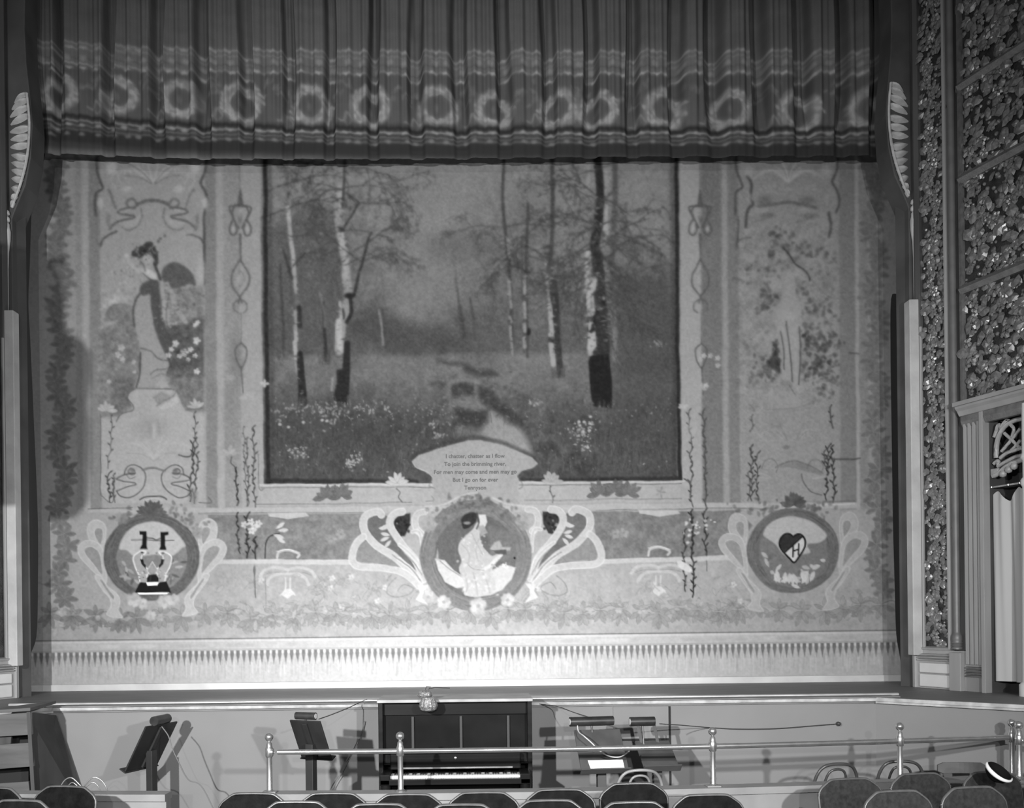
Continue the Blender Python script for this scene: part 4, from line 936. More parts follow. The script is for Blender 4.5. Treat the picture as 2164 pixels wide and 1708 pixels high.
# dark sheets before the curtain's side edges, standing in for the proscenium's shadow
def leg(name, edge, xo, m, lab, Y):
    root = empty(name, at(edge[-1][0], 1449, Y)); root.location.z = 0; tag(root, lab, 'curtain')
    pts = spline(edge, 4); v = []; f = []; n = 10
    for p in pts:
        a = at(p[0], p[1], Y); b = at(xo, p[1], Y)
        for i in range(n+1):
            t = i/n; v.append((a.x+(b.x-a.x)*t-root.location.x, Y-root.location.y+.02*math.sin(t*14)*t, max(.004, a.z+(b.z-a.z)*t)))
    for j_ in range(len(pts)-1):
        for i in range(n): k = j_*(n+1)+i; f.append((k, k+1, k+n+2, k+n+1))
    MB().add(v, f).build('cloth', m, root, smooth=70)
    MB().box(min(0, v[n][0]), max(0, v[n][0]), -.03, .03, v[0][2]-.03, v[0][2]+.03).build('shade_strip_head', m, root)
leg('shade_strip', [(1866,300),(1868,340),(1888,400),(1895,440),(1897,560),(1896,618),(1883,632),(1882,760),(1884,900),(1887,1100),(1891,1250),(1894,1340),(1902,1390),(1908,1446)], 1962, mat('shade_black', .022, .95, spec=.1), 'black sheet standing in for shade at the right edge of the painted curtain', 11.62)
leg('shade_strip', [(98,300),(92,345),(72,398),(67,440),(63,560),(60,640),(64,720),(72,900),(80,1100),(80,1250),(77,1345),(62,1392),(56,1449)], 10, mat('shade_grey', .055, .95, spec=.1), 'dark grey sheet standing in for shade at the left edge of the painted curtain', 11.62)
# ------------------------------------------------------------------ grand drapery (pleated valance with wreath border)
YV = 11.25
va = Canvas(20, -90, 1945, 338, 2.4, .36, 11)
vn = va.fbm(60, 4); vs_ = va.fbm(16, 4, 6.0); vf = va.fbm(6, 3)
va.a += vn*.03+vs_*.025+vf*.015
def vline(y, wd, val, a=.8, soft=3): va.stroke([(60, y-14), (300, y-4), (750, y+2), (1300, y+2), (1900, y-3)], wd, val, a, soft)
for k in range(7): va.rect(60, -90, 1900, 100, .33, .05, 20)
vline(131, 46, .40, .6, 6); vline(109, 4, .52); vline(121, 3, .50); vline(155, 5, .56); vline(142, 2.5, .27, .6)
va.poly([(60,152),(1900,160),(1900,270),(60,262)], .285, .6, 14)
WR = [(125,213,40),(250,214,40),(380,214,42),(510,219,44),(655,225,43),(782,226,42),(925,229,44),(1045,232,40),(1180,230,42),(1265,234,40),(1405,231,44),(1545,231,42),(1690,233,46),(1838,229,44)]
RV = va.rnd
for (x, y, r) in WR:
    va.stroke([(x+r*.76*math.cos(t), y+r*.8*math.sin(t)) for t in np.linspace(0, 6.4, 26)], r*.55, .47, .8, 8)
    for k in range(90):
        a = RV.uniform(0, 6.283); q = r*RV.uniform(.62,.98)
        va.leaf(x+q*math.cos(a), y+q*math.sin(a), a+math.pi/2+RV.uniform(-.7,.7), RV.uniform(9,16), 6, RV.uniform(.48,.62), .85)
    va.blob(x, y, r*.42, r*.46, .30, .75); va.stroke([(x+r*.5*math.cos(t), y+r*.52*math.sin(t)) for t in np.linspace(0, 6.28, 20)], 3, .26, .5)
    va.blob(x-2, y+2, 5, 12, .42, .5)
    # ribbon bows low on the left, laurel sprigs between wreaths
    va.stroke([(x-r*.9,y+r*.7),(x-r*1.2,y+r*.3),(x-r*1.35,y+r*.75),(x-r*1.6,y+r*.7)], 5, .47, .75); va.stroke([(x-r*.9,y+r*.75),(x-r*1.15,y+r*1.0),(x-r*1.3,y+r*.85)], 4, .44, .7)
    for k in range(8):
        va.leaf(x+r*1.15+RV.uniform(-10,22), y-r*.6+RV.uniform(-24,20), RV.uniform(-1.5,-.3), RV.uniform(12,22), 7, RV.uniform(.36,.46), .6)
        va.leaf(x-r*1.0+RV.uniform(-12,8), y-r*.7+RV.uniform(-20,20), RV.uniform(-2.6,-1.5), RV.uniform(12,20), 6, RV.uniform(.36,.46), .6)
va.poly([(0,262),(1960,270),(1960,345),(0,335)], .19, .8, 12)
vline(272, 7, .15, .8, 4); vline(282, 4, .55, .8); vline(292, 3, .45, .7); vline(302, 4, .5, .6); vline(316, 26, .16, .75, 8)
for x in np.arange(80, 1890, 31):
    va.blob(x+RV.uniform(-5,5), 283+RV.uniform(-2,2), 9, 4, .58, .8); va.blob(x+RV.uniform(-8,8), 302, 8, 5, .48, .7); va.blob(x+RV.uniform(-6,6), 110, 9, 4, .58, .8); va.blob(x+RV.uniform(-6,6), 134, 9, 8, .56, .6); va.blob(x+RV.uniform(-6,6), 156, 9, 4, .64, .8)
va.warp(2, 50); va.a = (va.a*.45+va.blurred(2.6)*.55).astype(np.float32)
GAPS = [(75,14),(133,16),(243,24),(346,26),(441,26),(532,26),(622,22),(711,20),(804,20),(893,26),(986,28),(1078,26),(1173,26),(1262,27),(1352,24),(1446,28),(1528,36),(1622,30),(1712,32),(1793,26),(1866,24)]
def fold(X, Y):
    d = np.zeros_like(X)
    for k, (g, w2) in enumerate(GAPS):
        sway = 3*np.sin(Y*.012+k)
        t = np.abs(X-g-sway)/(w2*.56)
        d += .21*np.exp(-t**6)
    d += .018*np.sin(X*.19)+.012*np.sin(X*.43+1.3)+.02*np.sin(X*.067)
    return d*np.clip((350-Y)/160, .2, 1)
def sag(X, Y, wz):
    px = X
    edge = np.interp(px, [20, 95, 400, 750, 1400, 1945], [311, 313, 328, 334, 336, 340])   # upright pixel height of the hem
    t = (Y+90)/(338+90)
    yy = -90+t*(edge+90)
    return EYE-(yy-PY)/F*YV
val = va.to_mesh('stage_valance', painted_mat('brocade', 'paint', .80, .85, .12, 180), YV, fold, sag)
tag(val, 'dark pleated stage valance with a border of leaf wreaths hanging above the painted curtain', 'curtain')
# ------------------------------------------------------------------ proscenium jambs and side walls (right wall is splayed)
gilt = mat('gilded_plaster', .12, .42, metal=.25, noise=.25, scale=14, bump=.25, bscale=90)
gilt_d = mat('dark_gilded_plaster', .03, .42, metal=.3, noise=.45, scale=9, bump=.5, bscale=70)
gilt_l = mat('bright_gilded_plaster', .45, .33, metal=.35, noise=.3, scale=20)
wood_l = mat('pale_moulding', .22, .5, noise=.12, scale=5, stretch=(1, 1, .2))
wood_d = mat('dark_moulding', .045, .45, noise=.3, scale=4, stretch=(1, 1, .2))
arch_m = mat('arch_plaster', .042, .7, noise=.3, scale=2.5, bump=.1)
plank_m = mat('pale_plank', .30, .7, noise=.14, scale=4, bump=.15, bscale=24)
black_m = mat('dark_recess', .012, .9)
brass = mat('brass', .6, .22, metal=.9, noise=.12, scale=12)
P0 = Vector((5.23, YP, 0)); DD = Vector((.344, -.939, 0)); NN = Vector((-.939, -.344, 0))
ZT = 9.6
def wall_hit(x, y):
    u, v = unroll(x, y); a = u/F
    # ray X = a*D ; P0 + s*DD
    s = (P0.x - a*P0.y)/(a*DD.y - DD.x)
    D = P0.y + s*DD.y
    return s, EYE - v/F*D
MIRC = -.19
class WB(MB):
    """builds in wall coordinates (s along the wall, h out of the wall, z); side -1 mirrors to the left wall"""
    def __init__(s_, side=1): super().__init__(); s_.side = side
    def W(s_, s, h, z):
        p = P0 + DD*s + NN*h
        x = p.x if s_.side > 0 else MIRC - p.x
        return (x, p.y, z)
    def wbox(s_, s0, s1, h0, h1, z0, z1):
        return s_.hexa([s_.W(a, b, c) for a, b, c in ((s0,h0,z0),(s1,h0,z0),(s1,h1,z0),(s0,h1,z0),(s0,h0,z1),(s1,h0,z1),(s1,h1,z1),(s0,h1,z1))])
    def strip(s_, prof, z0, z1):
        """vertical moulding: prof is [(s,h)...] closed"""
        return s_.prism([s_.W(a, b, z0) for a, b in prof], (0, 0, z1-z0))
    def hstrip(s_, prof, s0, s1):
        """horizontal moulding: prof is [(h,z)...] closed"""
        a = Vector(s_.W(s0, 0, 0)); b = Vector(s_.W(s1, 0, 0))
        return s_.prism([s_.W(s0, h, z) for h, z in prof], b-a)
def sx_(x, y=1200): return wall_hit(x, y)[0]
s_in, s_r0, s_r1, s_m1, s_c0, s_c1, s_p0, s_p1, s_o = [sx_(x) for x in (1950, 1958, 2008, 2016, 2020, 2037, 2046, 2086, 2094)]
s_end = sx_(2164)+2.6
z_ped = wall_hit(1980, 1372)[1]
z_co1, z_co0 = wall_hit(2050, 852)[1], wall_hit(2050, 880)[1]
def half_round(c, r, h0, n=7): return [(c-r, 0)]+[(c+r*math.cos(t), h0+r*math.sin(t)) for t in np.linspace(math.pi, 0, n)]+[(c+r, 0)]
def side_wall(side, name):
    root = empty(name, (P0.x if side > 0 else MIRC-P0.x, P0.y, 0)); tag(root, kind='structure')
    inv = Matrix.Translation(-Vector(root.location))
    def put(b, nm, m, parent=root, **k):
        o = b.build(nm, m, None, **k); o.parent = parent
        o.matrix_parent_inverse = inv if parent is root else Matrix.Identity(4)
        return o
    N = lambda: WB(side)
    # the wall body: solid but for the box opening
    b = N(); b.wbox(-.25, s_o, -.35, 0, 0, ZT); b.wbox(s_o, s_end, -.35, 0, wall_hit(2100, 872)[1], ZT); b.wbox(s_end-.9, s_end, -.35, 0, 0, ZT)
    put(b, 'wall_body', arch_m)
    if side < 0: pass
    # tall framed relief panel
    put(N().wbox(s_r0, s_r1, .0, .012, z_ped+.02, ZT), 'relief_panel', gilt_d)
    b = N(); b.strip([(s_in-.03,0),(s_in-.03,.05),(s_in,.065),(s_r0-.008,.045),(s_r0,.01),(s_r0,0)], z_ped, ZT); put(b, 'panel_moulding', wood_d, bevel=.004)
    b = N(); b.strip([(s_r0-.012,.03),(s_r0+.006,.03),(s_r0+.006,.05),(s_r0-.012,.055)], z_ped, 4.2); put(b, 'panel_moulding', wood_l)
    b = N(); b.strip([(s_r1,0),(s_r1,.03),(s_r1+.02,.07),(s_r1+.05,.07),(s_r1+.06,0)], z_ped, ZT); put(b, 'panel_moulding', wood_l, bevel=.004)
    put(N().hstrip([(0,z_ped-.01),(.06,z_ped-.01),(.07,z_ped+.015),(.02,z_ped+.03),(0,z_ped+.03)], s_in-.03, s_r1+.05), 'panel_moulding', wood_l)
    # turned colonnette with its ringed foot
    cc, rr = (s_c0+s_c1)/2, (s_c1-s_c0)/2*.82
    c0 = Vector(N().W(cc, .055, 0)); zf = z_ped+.005
    b = MB(); b.lathe([(rr*1.25,zf),(rr*1.3,zf+.02),(rr*1.1,zf+.03),(rr*1.3,zf+.045),(rr*1.1,zf+.058),(rr*1.3,zf+.07),(rr*1.12,zf+.085),(rr*1.25,zf+.105),(rr*1.25,zf+.15),(rr*.95,zf+.175),(rr*.85,zf+.2),(rr*.85,ZT)], (c0.x, c0.y, 0), 14)
    put(b, 'colonnette', mat('colonnette_paint', .09, .45, noise=.15, scale=6), smooth=50)
    b = N(); b.wbox(s_r1+.06, s_p0, .0, .02, z_ped, ZT); put(b, 'colonnette_recess', wood_d)
    # pedestal: rails, two raised panels, corner blocks
    put(N().wbox(s_in-.06, s_p0, 0, .05, 0, z_ped-.01), 'pedestal', wood_l, bevel=.004)
    for k in range(3): put(N().hstrip([(.05,z_ped-.075-k*.03),(.085,z_ped-.07-k*.03),(.085,z_ped-.06-k*.03),(.05,z_ped-.05-k*.03)], s_in-.02, s_c0), 'rail', wood_l)
    zz = z_ped-.16
    white = mat('white_panel', .42, .6, noise=.06, scale=5)
    for z0, z1 in ((zz-.115, zz), (.02, zz-.13)):
        put(N().wbox(s_in, s_c0-.02, .05, .075, z0, z1), 'raised_panel', white, bevel=.012)
    put(N().wbox(s_c0, s_p0-.01, .05, .12, .0, z_ped-.03), 'plinth_block', wood_l, bevel=.006)
    # fluted pilaster beside the box opening
    zpt = z_co0
    put(N().wbox(s_p0, s_p1, 0, .05, 0, zpt), 'pilaster', mat('pilaster_face', .17, .5, noise=.1, scale=5, stretch=(1,1,.2)), bevel=.004)
    wd = (s_p1-s_p0)
    for k in range(4):
        c = s_p0+wd*(.14+.24*k); put(N().strip([(c-wd*.08,.05),(c-wd*.05,.075),(c+wd*.05,.075),(c+wd*.08,.05)], .30, zpt-.03), 'reed', wood_l)
    for k in range(4): put(N().hstrip([(.05,.16+k*.03),(.08,.165+k*.03),(.08,.178+k*.03),(.05,.185+k*.03)], s_p0+.01, s_p1-.01), 'foot_moulding', gilt)
    put(N().strip([(s_p1,0),(s_p1,.10),(s_o,.10),(s_o,0)], 0, zpt), 'door_casing', wood_l, bevel=.004)
    # cornice over the opening, then bands dividing the relief field above it
    put(N().hstrip([(0,z_co0),(.10,z_co0),(.13,z_co0+.05),(.16,z_co0+.08),(.17,z_co0+.14),(.20,z_co1-.05),(.20,z_co1),(0,z_co1)], s_p0-.01, s_end), 'cornice', wood_l, bevel=.006)
    put(N().hstrip([(0,z_co0-.12),(.06,z_co0-.12),(.09,z_co0-.06),(.09,z_co0),(0,z_co0)], s_p0, s_end), 'architrave', gilt, bevel=.004)
    for (x, y) in ((2046, 611), (2042, 378), (2042, 180)):
        z = wall_hit(x, y)[1]
        put(N().hstrip([(0,z-.05),(.05,z-.05),(.09,z),(.05,z+.05),(0,z+.05)], s_p0-.01, s_end), 'band_moulding', gilt)
    put(N().strip([(s_p0-.03,0),(s_p0-.03,.05),(s_p0+.01,.06),(s_p0+.02,0)], z_co1, ZT), 'panel_moulding', gilt)
    return root, put, N
wr, putR, NR = side_wall(1, 'wall_right')
wl, putL, NL = side_wall(-1, 'wall_left')

# ---- relief ornament: leaves, rosettes and buds in moulded plaster
def leaf_mesh(name, m, kind):
    b = MB()
    if kind == 'leaf':
        for sgn in (1, -1):
            b.add([(0,0,.10),(.25,sgn*.30,.05),(.55,sgn*.42,.10),(.85,sgn*.25,.08),(1.05,0,.02),(.55,0,.26),(.25,0,.2)], [(0,1,6),(6,1,2,5),(5,2,3),(5,3,4)])
    elif kind == 'rosette':
        for k in range(5):
            a = k*1.2566; c, s = math.cos(a), math.sin(a); q = lambda x, y, z: (x*c-y*s, x*s+y*c, z)
            b.add([q(.05,0,.22),q(.35,.26,.18),q(.62,.18,.08),q(.66,0,.16),q(.62,-.18,.08),q(.35,-.26,.18),q(.35,0,.30)], [(0,1,6),(6,1,2,3),(6,3,4,5),(0,6,5)])
    else:
        b.lathe([(.42,0),(.38,.2),(.22,.38),(0,.44)], (0,0,0), 8)
    me = bpy.data.meshes.new(name); me.from_pydata(b.v, [], b.f); me.update(); me.materials.append(m)
    me.polygons.foreach_set('use_smooth', [True]*len(me.polygons)); me.set_sharp_from_angle(angle=math.radians(50))
    return me
orn = mat('relief_gilding', .17, .34, metal=.45, noise=.35, scale=30)
LM = {k: leaf_mesh(k, orn, k) for k in ('leaf', 'rosette', 'bud')}
Rr = random.Random(5)
def frame(s, h, z, ang, sc, tilt=(0, 0)):
    p = P0+DD*s+NN*h+Vector((0,0,z))
    e1 = DD*math.cos(ang)+Vector((0,0,1))*math.sin(ang); n = (NN+DD*tilt[0]+Vector((0,0,tilt[1]))).normalized(); e2 = n.cross(e1).normalized(); e1 = e2.cross(n)
    M = Matrix(((e1.x*sc, e2.x*sc, n.x*sc, p.x), (e1.y*sc, e2.y*sc, n.y*sc, p.y), (e1.z*sc, e2.z*sc, n.z*sc, p.z), (0,0,0,1)))
    return M
panel = [o for o in wr.children if o.name.startswith('relief_panel')][0]
zs = []
z = z_ped+.07; k = 0
spots = []
while z < ZT-.1:
    # a repeating spray: bud pair, rosette, fan of leaves
    mid = (s_r0+s_r1)/2; hw = (s_r1-s_r0)/2
    spots.append(('rosette', mid+Rr.uniform(-.4,.4)*hw, z, Rr.uniform(0,6), .095))
    for q in range(7):
        a = Rr.uniform(0,6.28); d = Rr.uniform(.3,.85)
        spots.append(('leaf', mid+hw*d*math.cos(a), z+.06+.07*math.sin(a), a+Rr.uniform(-.6,.6), Rr.uniform(.075,.115)))
    for q in range(2): spots.append(('bud', mid+Rr.uniform(-.85,.85)*hw, z+Rr.uniform(0,.13), 0, Rr.uniform(.03,.045)))
    z += .088
ind = [t for t in spots if t[1] < s_r1-.01][:300]; rest = spots[300:]
for kd, s, z, a, sc in ind:
    o = bpy.data.objects.new(kd, LM[kd]); C.objects.link(o); o.parent = panel
    o.matrix_basis = frame(s, .012, z, a, sc, (Rr.uniform(-.3,.3), Rr.uniform(-.3,.3)))
def joined(name, items, h, parent, m):
    b = MB()
    for kd, s, z, a, sc in items:
        M = frame(s, h, z, a, sc, (Rr.uniform(-.35,.35), Rr.uniform(-.35,.35)))
        me = LM[kd]; b.add([M @ v.co for v in me.vertices], [tuple(p.vertices) for p in me.polygons])
    me = bpy.data.meshes.new(name); me.from_pydata(b.v, [], b.f); me.update(); me.materials.append(m)
    o = bpy.data.objects.new(name, me); C.objects.link(o); o.parent = parent; o['kind'] = 'stuff'
    return o
joined('relief_foliage', rest, .012, panel, orn)
# dense blossom field on the splayed wall above the box
fld = putR(NR().wbox(s_p0+.02, s_end, 0, .012, z_co1+.02, ZT), 'relief_field', gilt_d)
it = []
za = z_co1+.06
while za < ZT-.1:
    sa = s_p0+.06
    while sa < s_end-1.2:
        kd = Rr.choice(['leaf','leaf','rosette','bud','leaf'])
        it.append((kd, sa+Rr.uniform(-.03,.03), za+Rr.uniform(-.03,.03), Rr.uniform(0,6.28), {'leaf':.125,'rosette':.105,'bud':.05}[kd]*Rr.uniform(.7,1.25)))
        sa += .07
    za += .072
joined('relief_foliage', it, .012, fld, orn)

# ---- proscenium jambs: bracket-shaped upper part, leaf ornament, turned colonnette, pale plank
def fx(x, y, D=YP): p = at(x, y, D); return p.x, p.z
def jamb(side, name):
    mx = (lambda x: x) if side > 0 else (lambda x: MIRC-x)
    root = empty(name, (mx(5.2), YP, 0)); tag(root, kind='structure'); inv = Matrix.Translation(-Vector(root.location))
    def put(b, nm, m, **k):
        if side < 0: b.v = [(mx(v[0]), v[1], v[2]) for v in b.v]
        o = b.build(nm, m, None, **k); o.parent = root; o.matrix_parent_inverse = inv; return o
    edge = [(1878,-120),(1884,40),(1882,110),(1876,180),(1872,240),(1877,310),(1890,370),(1914,424),(1920,440),(1922,640)]
    pts = [fx(*p) for p in edge]
    poly = [(x, YP, z) for x, z in pts]+[(pts[-1][0], YP, 0), (5.34, YP, 0), (5.34, YP, pts[0][1])]
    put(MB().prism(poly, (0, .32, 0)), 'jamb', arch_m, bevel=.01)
    # feathered leaf ornament hugging the bracket
    sp = [(1880,178),(1876,240),(1882,310),(1898,370),(1918,418)]
    lfm = mat('leaf_plaster', .34, .5, noise=.2, scale=14)
    vb_ = MB(); vb_.tube([(fx(x, y)[0], YP-.03, fx(x, y)[1]) for x, y in spline(sp, 5)], .016, 6); put(vb_, 'vein', lfm, smooth=60)
    tips = [(1908,196),(1914,210),(1918,226),(1917,242),(1919,258),(1918,274),(1919,290),(1918,306),(1918,322),(1918,338),(1918,356),(1919,376),(1920,398),(1921,416)]
    sq = spline(sp, 8)
    for k, (tx, ty) in enumerate(tips):
        a = sq[int((k)/(len(tips))*(len(sq)-1))]
        x0, z0 = fx(a[0], a[1]); x1, z1 = fx(tx, ty)
        b = MB(); n = 6; vs = []; 
        for i in range(n+1):
            t = i/n; wv = .046*math.sin(math.pi*min(1, .12+t*.88))+.004; xm = x0+(x1-x0)*t; zm = z0+(z1-z0)*(t**1.6); yy = YP-.01-.055*math.sin(math.pi*(.15+.8*t))
            vs += [(xm, YP, zm+wv), (xm, yy, zm), (xm, YP, zm-wv)]
        fs = []
        for i in range(n): fs += [(i*3, i*3+1, i*3+4, i*3+3), (i*3+1, i*3+2, i*3+5, i*3+4)]
        b.add(vs, fs); put(b, 'feather', lfm, smooth=40)
    # turned colonnette under the bracket
    cx = fx(1931, 500)[0]; zt, zb = fx(1931, 424)[1], fx(1931, 640)[1]
    b = MB(); b.lathe([(.012,zt),(.05,zt-.02),(.055,zt-.05),(.03,zt-.07),(.055,zt-.10),(.055,zt-.13),(.035,zt-.15),(.05,zt-.17),(.05,zt-.2),(.062,zt-.26),(.058,zt-.36),(.04,zt-.5),(.032,zt-.7),(.03,zb)], (cx, YP-.05, 0), 14)
    put(b, 'colonnette', mat('colonnette_gilt', .42, .4, metal=.2, noise=.15, scale=6), smooth=50)
    for k in range(3):
        c = fx(1936+k*7, 700)[0]; put(MB().box(c-.012, c+.012, YP-.03, YP, 0.45, zt-.3), 'reed', wood_d, bevel=.005)
    # pale plank boxed around the lower jamb
    x0, x1 = fx(1913, 900)[0], fx(1936, 900)[0]; z1 = fx(1925, 641)[1]; z0 = fx(1945, 1384)[1]
    put(MB().box(x0, x1, YP-.14, YP-.001, z0, z1), 'plank', plank_m, bevel=.008)
    put(MB().box(x1, x1+.06, YP-.10, YP-.001, z0, z1-.02), 'plank', mat('plank_side', .22, .7, noise=.15, scale=5), bevel=.006)
    # foot of the jamb
    xa, xb = fx(1938, 1420)[0], fx(1948, 1420)[0]
    put(MB().box(x0+.05, x0+.1, YP-.06, YP, 0, z0), 'foot', wood_l, bevel=.006); put(MB().box(x0+.11, x0+.14, YP-.08, YP, 0, z0), 'foot', wood_l, bevel=.006)
    return root
jamb(1, 'wall_proscenium_right'); jamb(-1, 'wall_proscenium_left')

hd_z = at(1000, -75, YP).z
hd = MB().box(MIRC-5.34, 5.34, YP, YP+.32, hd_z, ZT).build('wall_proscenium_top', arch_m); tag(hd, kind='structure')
# ---- stage box on the right: dark opening, lattice grille, brass rod, curtain, turned column
bx0 = s_o; z_top = wall_hit(2100, 872)[1]
gr = empty('lattice_grille', P0+DD*(bx0+.5)); tag(gr, 'pale carved lattice arch in the top of the box opening at the right edge', 'grille')
gi = Matrix.Translation(-Vector(gr.location))
def wp(x, y, h=-.03):
    s, z = wall_hit(x, y); return P0+DD*s+NN*h+Vector((0,0,z))
def gput(b, nm, m, root=gr, inv=gi, **k):
    o = b.build(nm, m, None, **k); o.parent = root; o.matrix_parent_inverse = inv; return o
lat = mat('lattice_paint', .24, .45, noise=.2, scale=12)
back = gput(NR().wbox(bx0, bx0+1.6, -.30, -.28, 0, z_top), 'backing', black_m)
def bar(pts, w_=.022, nm='slat', k=6):
    P = [wp(*p) for p in (spline(pts, k) if len(pts) > 2 else pts)]
    gput(MB().tube(P, w_, 6), nm, lat, smooth=60)
bar([(2101,968),(2102,940),(2108,918),(2120,900),(2138,889),(2160,884)], .026, 'arch')
bar([(2118,915),(2134,930),(2150,946)], .018); bar([(2112,954),(2128,935),(2142,918),(2152,905)], .018); bar([(2128,895),(2138,906),(2134,924)], .018); bar([(2132,952),(2144,940),(2152,930)], .018)
bar([(2109,968),(2122,958),(2138,952),(2156,946)], .022, 'rail'); bar([(2104,986),(2120,976),(2140,966),(2158,962)], .022, 'rail'); bar([(2094,1006),(2106,1000),(2122,986),(2140,977),(2160,970)], .030, 'rail')
for (x, y) in ((2115,1001), (2127,992), (2139,985)): 
    p = wp(x, y); b = MB().lathe([(0,-.04),(.03,-.03),(.04,0),(.03,.03),(0,.04)], p, 10); gput(b, 'drop_bead', lat, smooth=70)
for q in ([(2097,924),(2102,910),(2106,898),(2112,905)], [(2112,908),(2116,896),(2124,888),(2118,900)], [(2096,980),(2104,974),(2106,984)]): bar(q, .024, 'carved_leaf')
p = wp(2104, 1004); gput(NR().wbox(bx0, bx0+.1, -.08, -.005, wall_hit(2090,1006)[1], wall_hit(2090,992)[1]), 'bracket', lat, bevel=.01)
rod = empty('curtain_rod', P0+DD*bx0+Vector((0,0,wall_hit(2100,1028)[1]))); tag(rod, 'thin brass rod carrying the box curtain below the lattice', 'rod')
ri = Matrix.Translation(-Vector(rod.location))
P = [wp(2086,1031), wp(2162,1019)]; gput(MB().tube(P, .013, 8), 'rod', brass, rod, ri, smooth=60)
for x in (2091, 2126, 2150):
    y = 1031-(x-2086)*.155; q = wp(x, y); gput(MB().lathe([(.0,-.012),(.018,-.008),(.018,.008),(0,.012)], q, 10), 'ring', brass, rod, ri, smooth=60)
# the box curtain: hanging folds with a scalloped top
zc0 = wall_hit(2110, 1440)[1]; zc1 = wall_hit(2100, 1040)[1]
nS, nZ = 90, 24; vs = []; fs = []
for i in range(nZ+1):
    t = i/nZ
    for jx in range(nS+1):
        u = jx/nS; s = bx0+.01+u*1.5
        top = zc1+.05*math.sin(u*40)*(1 if i == nZ else 0)-.06*abs(math.sin(u*11+.4))*(t**6)
        hh = -.045+(.016+.02*(1-t))*math.sin(u*34+.6*math.sin(u*9))+.012*math.sin(u*80+t*2)
        vs.append(NR().W(s, hh, zc0+(top-zc0)*t))
for i in range(nZ):
    for jx in range(nS): a = i*(nS+1)+jx; fs.append((a, a+1, a+nS+2, a+nS+1))
bc = MB().add(vs, fs).build('box_curtain', mat('linen', .33, .9, noise=.05, scale=3, stretch=(1,1,.2)), None, smooth=80)
tag(bc, 'plain pale curtain hanging in folds from the brass rod in the side box', 'curtain')
# the left box has the same dark recess and curtain
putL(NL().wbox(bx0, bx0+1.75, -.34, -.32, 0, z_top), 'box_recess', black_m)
putL(MB().add([(MIRC-v[0], v[1], v[2]) for v in vs], fs), 'box_curtain', mat('linen', .33), smooth=80)
# turned column at the box front
p = wp(2180, 1100, .06); b = MB()
z0, zt = 0.0, z_top
prof = [(.11,0),(.11,.12),(.08,.15),(.075,1.0),(.06,1.9),(.06,2.15),(.075,2.18),(.075,2.22),(.055,2.25),(.055,2.42),(.075,2.45),(.06,2.5),(.058,zt)]
b.lathe(prof, (p.x+.02, p.y, 0), 16); cl = b.build('turned_column', mat('white_column', .5, .45), None, smooth=45)
tag(cl, 'white turned column at the front of the side box', 'column')

# unseen drape added at the left, shaped to cast a soft shadow on the curtain
A_ = Vector(LAMP_A); YD = 7.3
outl = [(560,112),(585,128),(640,134),(700,138),(722,176),(745,192),(790,195),(850,186),(900,192),(1000,190),(1060,186),(1095,160)]
rows = []
for y_, x_ in [(y, x) for y, x in outl]:
    c_ = at(x_, y_, YC); t_ = (YD-A_.y)/(YC-A_.y); q_ = A_+(c_-A_)*t_
    c2 = at(40, y_, YC); q2 = A_+(c2-A_)*t_
    rows.append((q_.z, q2.x-.25, q_.x))
vs = []; fs = []; n = 30
for (z, xa, xb) in rows:
    for i in range(n+1):
        u = i/n; vs.append((xa+(xb-xa)*u, YD+.06*math.sin(u*38), z))
for r_ in range(len(rows)-1):
    for i in range(n): a = r_*(n+1)+i; fs.append((a, a+1, a+n+2, a+n+1))
putL(MB().add(vs, fs), 'shadow_drape', mat('shadow_drape_cloth', .05, .9), smooth=70)
putL(MB().tube([(-7.2, YD, rows[0][0]+.03), (rows[0][2]+.1, YD, rows[0][0]+.03)], .03, 8), 'shadow_drape_pole', brass, smooth=60)
# ------------------------------------------------------------------ upright piano
pm_ = mat('piano_ebony', .008, .3, noise=.5, scale=3, stretch=(.3, 1, 4), spec=.2)
pm2 = mat('piano_panel', .006, .4, noise=.5, scale=2.5, spec=.08)
ivory = mat('ivory_keys', .85, .3)
YF = 8.72
pa, pb = at(796, 1479, YF), at(1126, 1477, YF)
ptop = (pa.z+pb.z)/2; PW = pb.x-pa.x; PH = ptop-ZP
piano = empty('upright_piano', ((pa.x+pb.x)/2, YF, ZP)); tag(piano, 'black upright piano with pale dusty lid standing in the orchestra pit', 'piano')
hw = PW/2
MB().box(-hw, hw, .0, .62, PH-.03, PH).build('lid', mat('dusty_lid', .30, .5, noise=.25, scale=5), piano, bevel=.006)
for sx in (-1, 1):
    MB().box(sx*(hw-.03) - .022, sx*(hw-.03) + .022, .04, .60, 0, PH-.03).build('side_panel', pm_, piano, bevel=.005)
    MB().box(sx*(hw-.09)-.05, sx*(hw-.09)+.05, -.22, .10, .58, .68).build('key_block', pm_, piano, bevel=.01)
    MB().lathe([(.045,0),(.05,.03),(.03,.06),(.035,.2),(.05,.35),(.035,.45),(.05,.55),(.05,.58)], (sx*(hw-.09), -.16, 0), 12).build('leg', pm_, piano, smooth=50)
MB().box(-hw+.05, hw-.05, .12, .16, .72, PH-.03).build('upper_panel', pm2, piano)
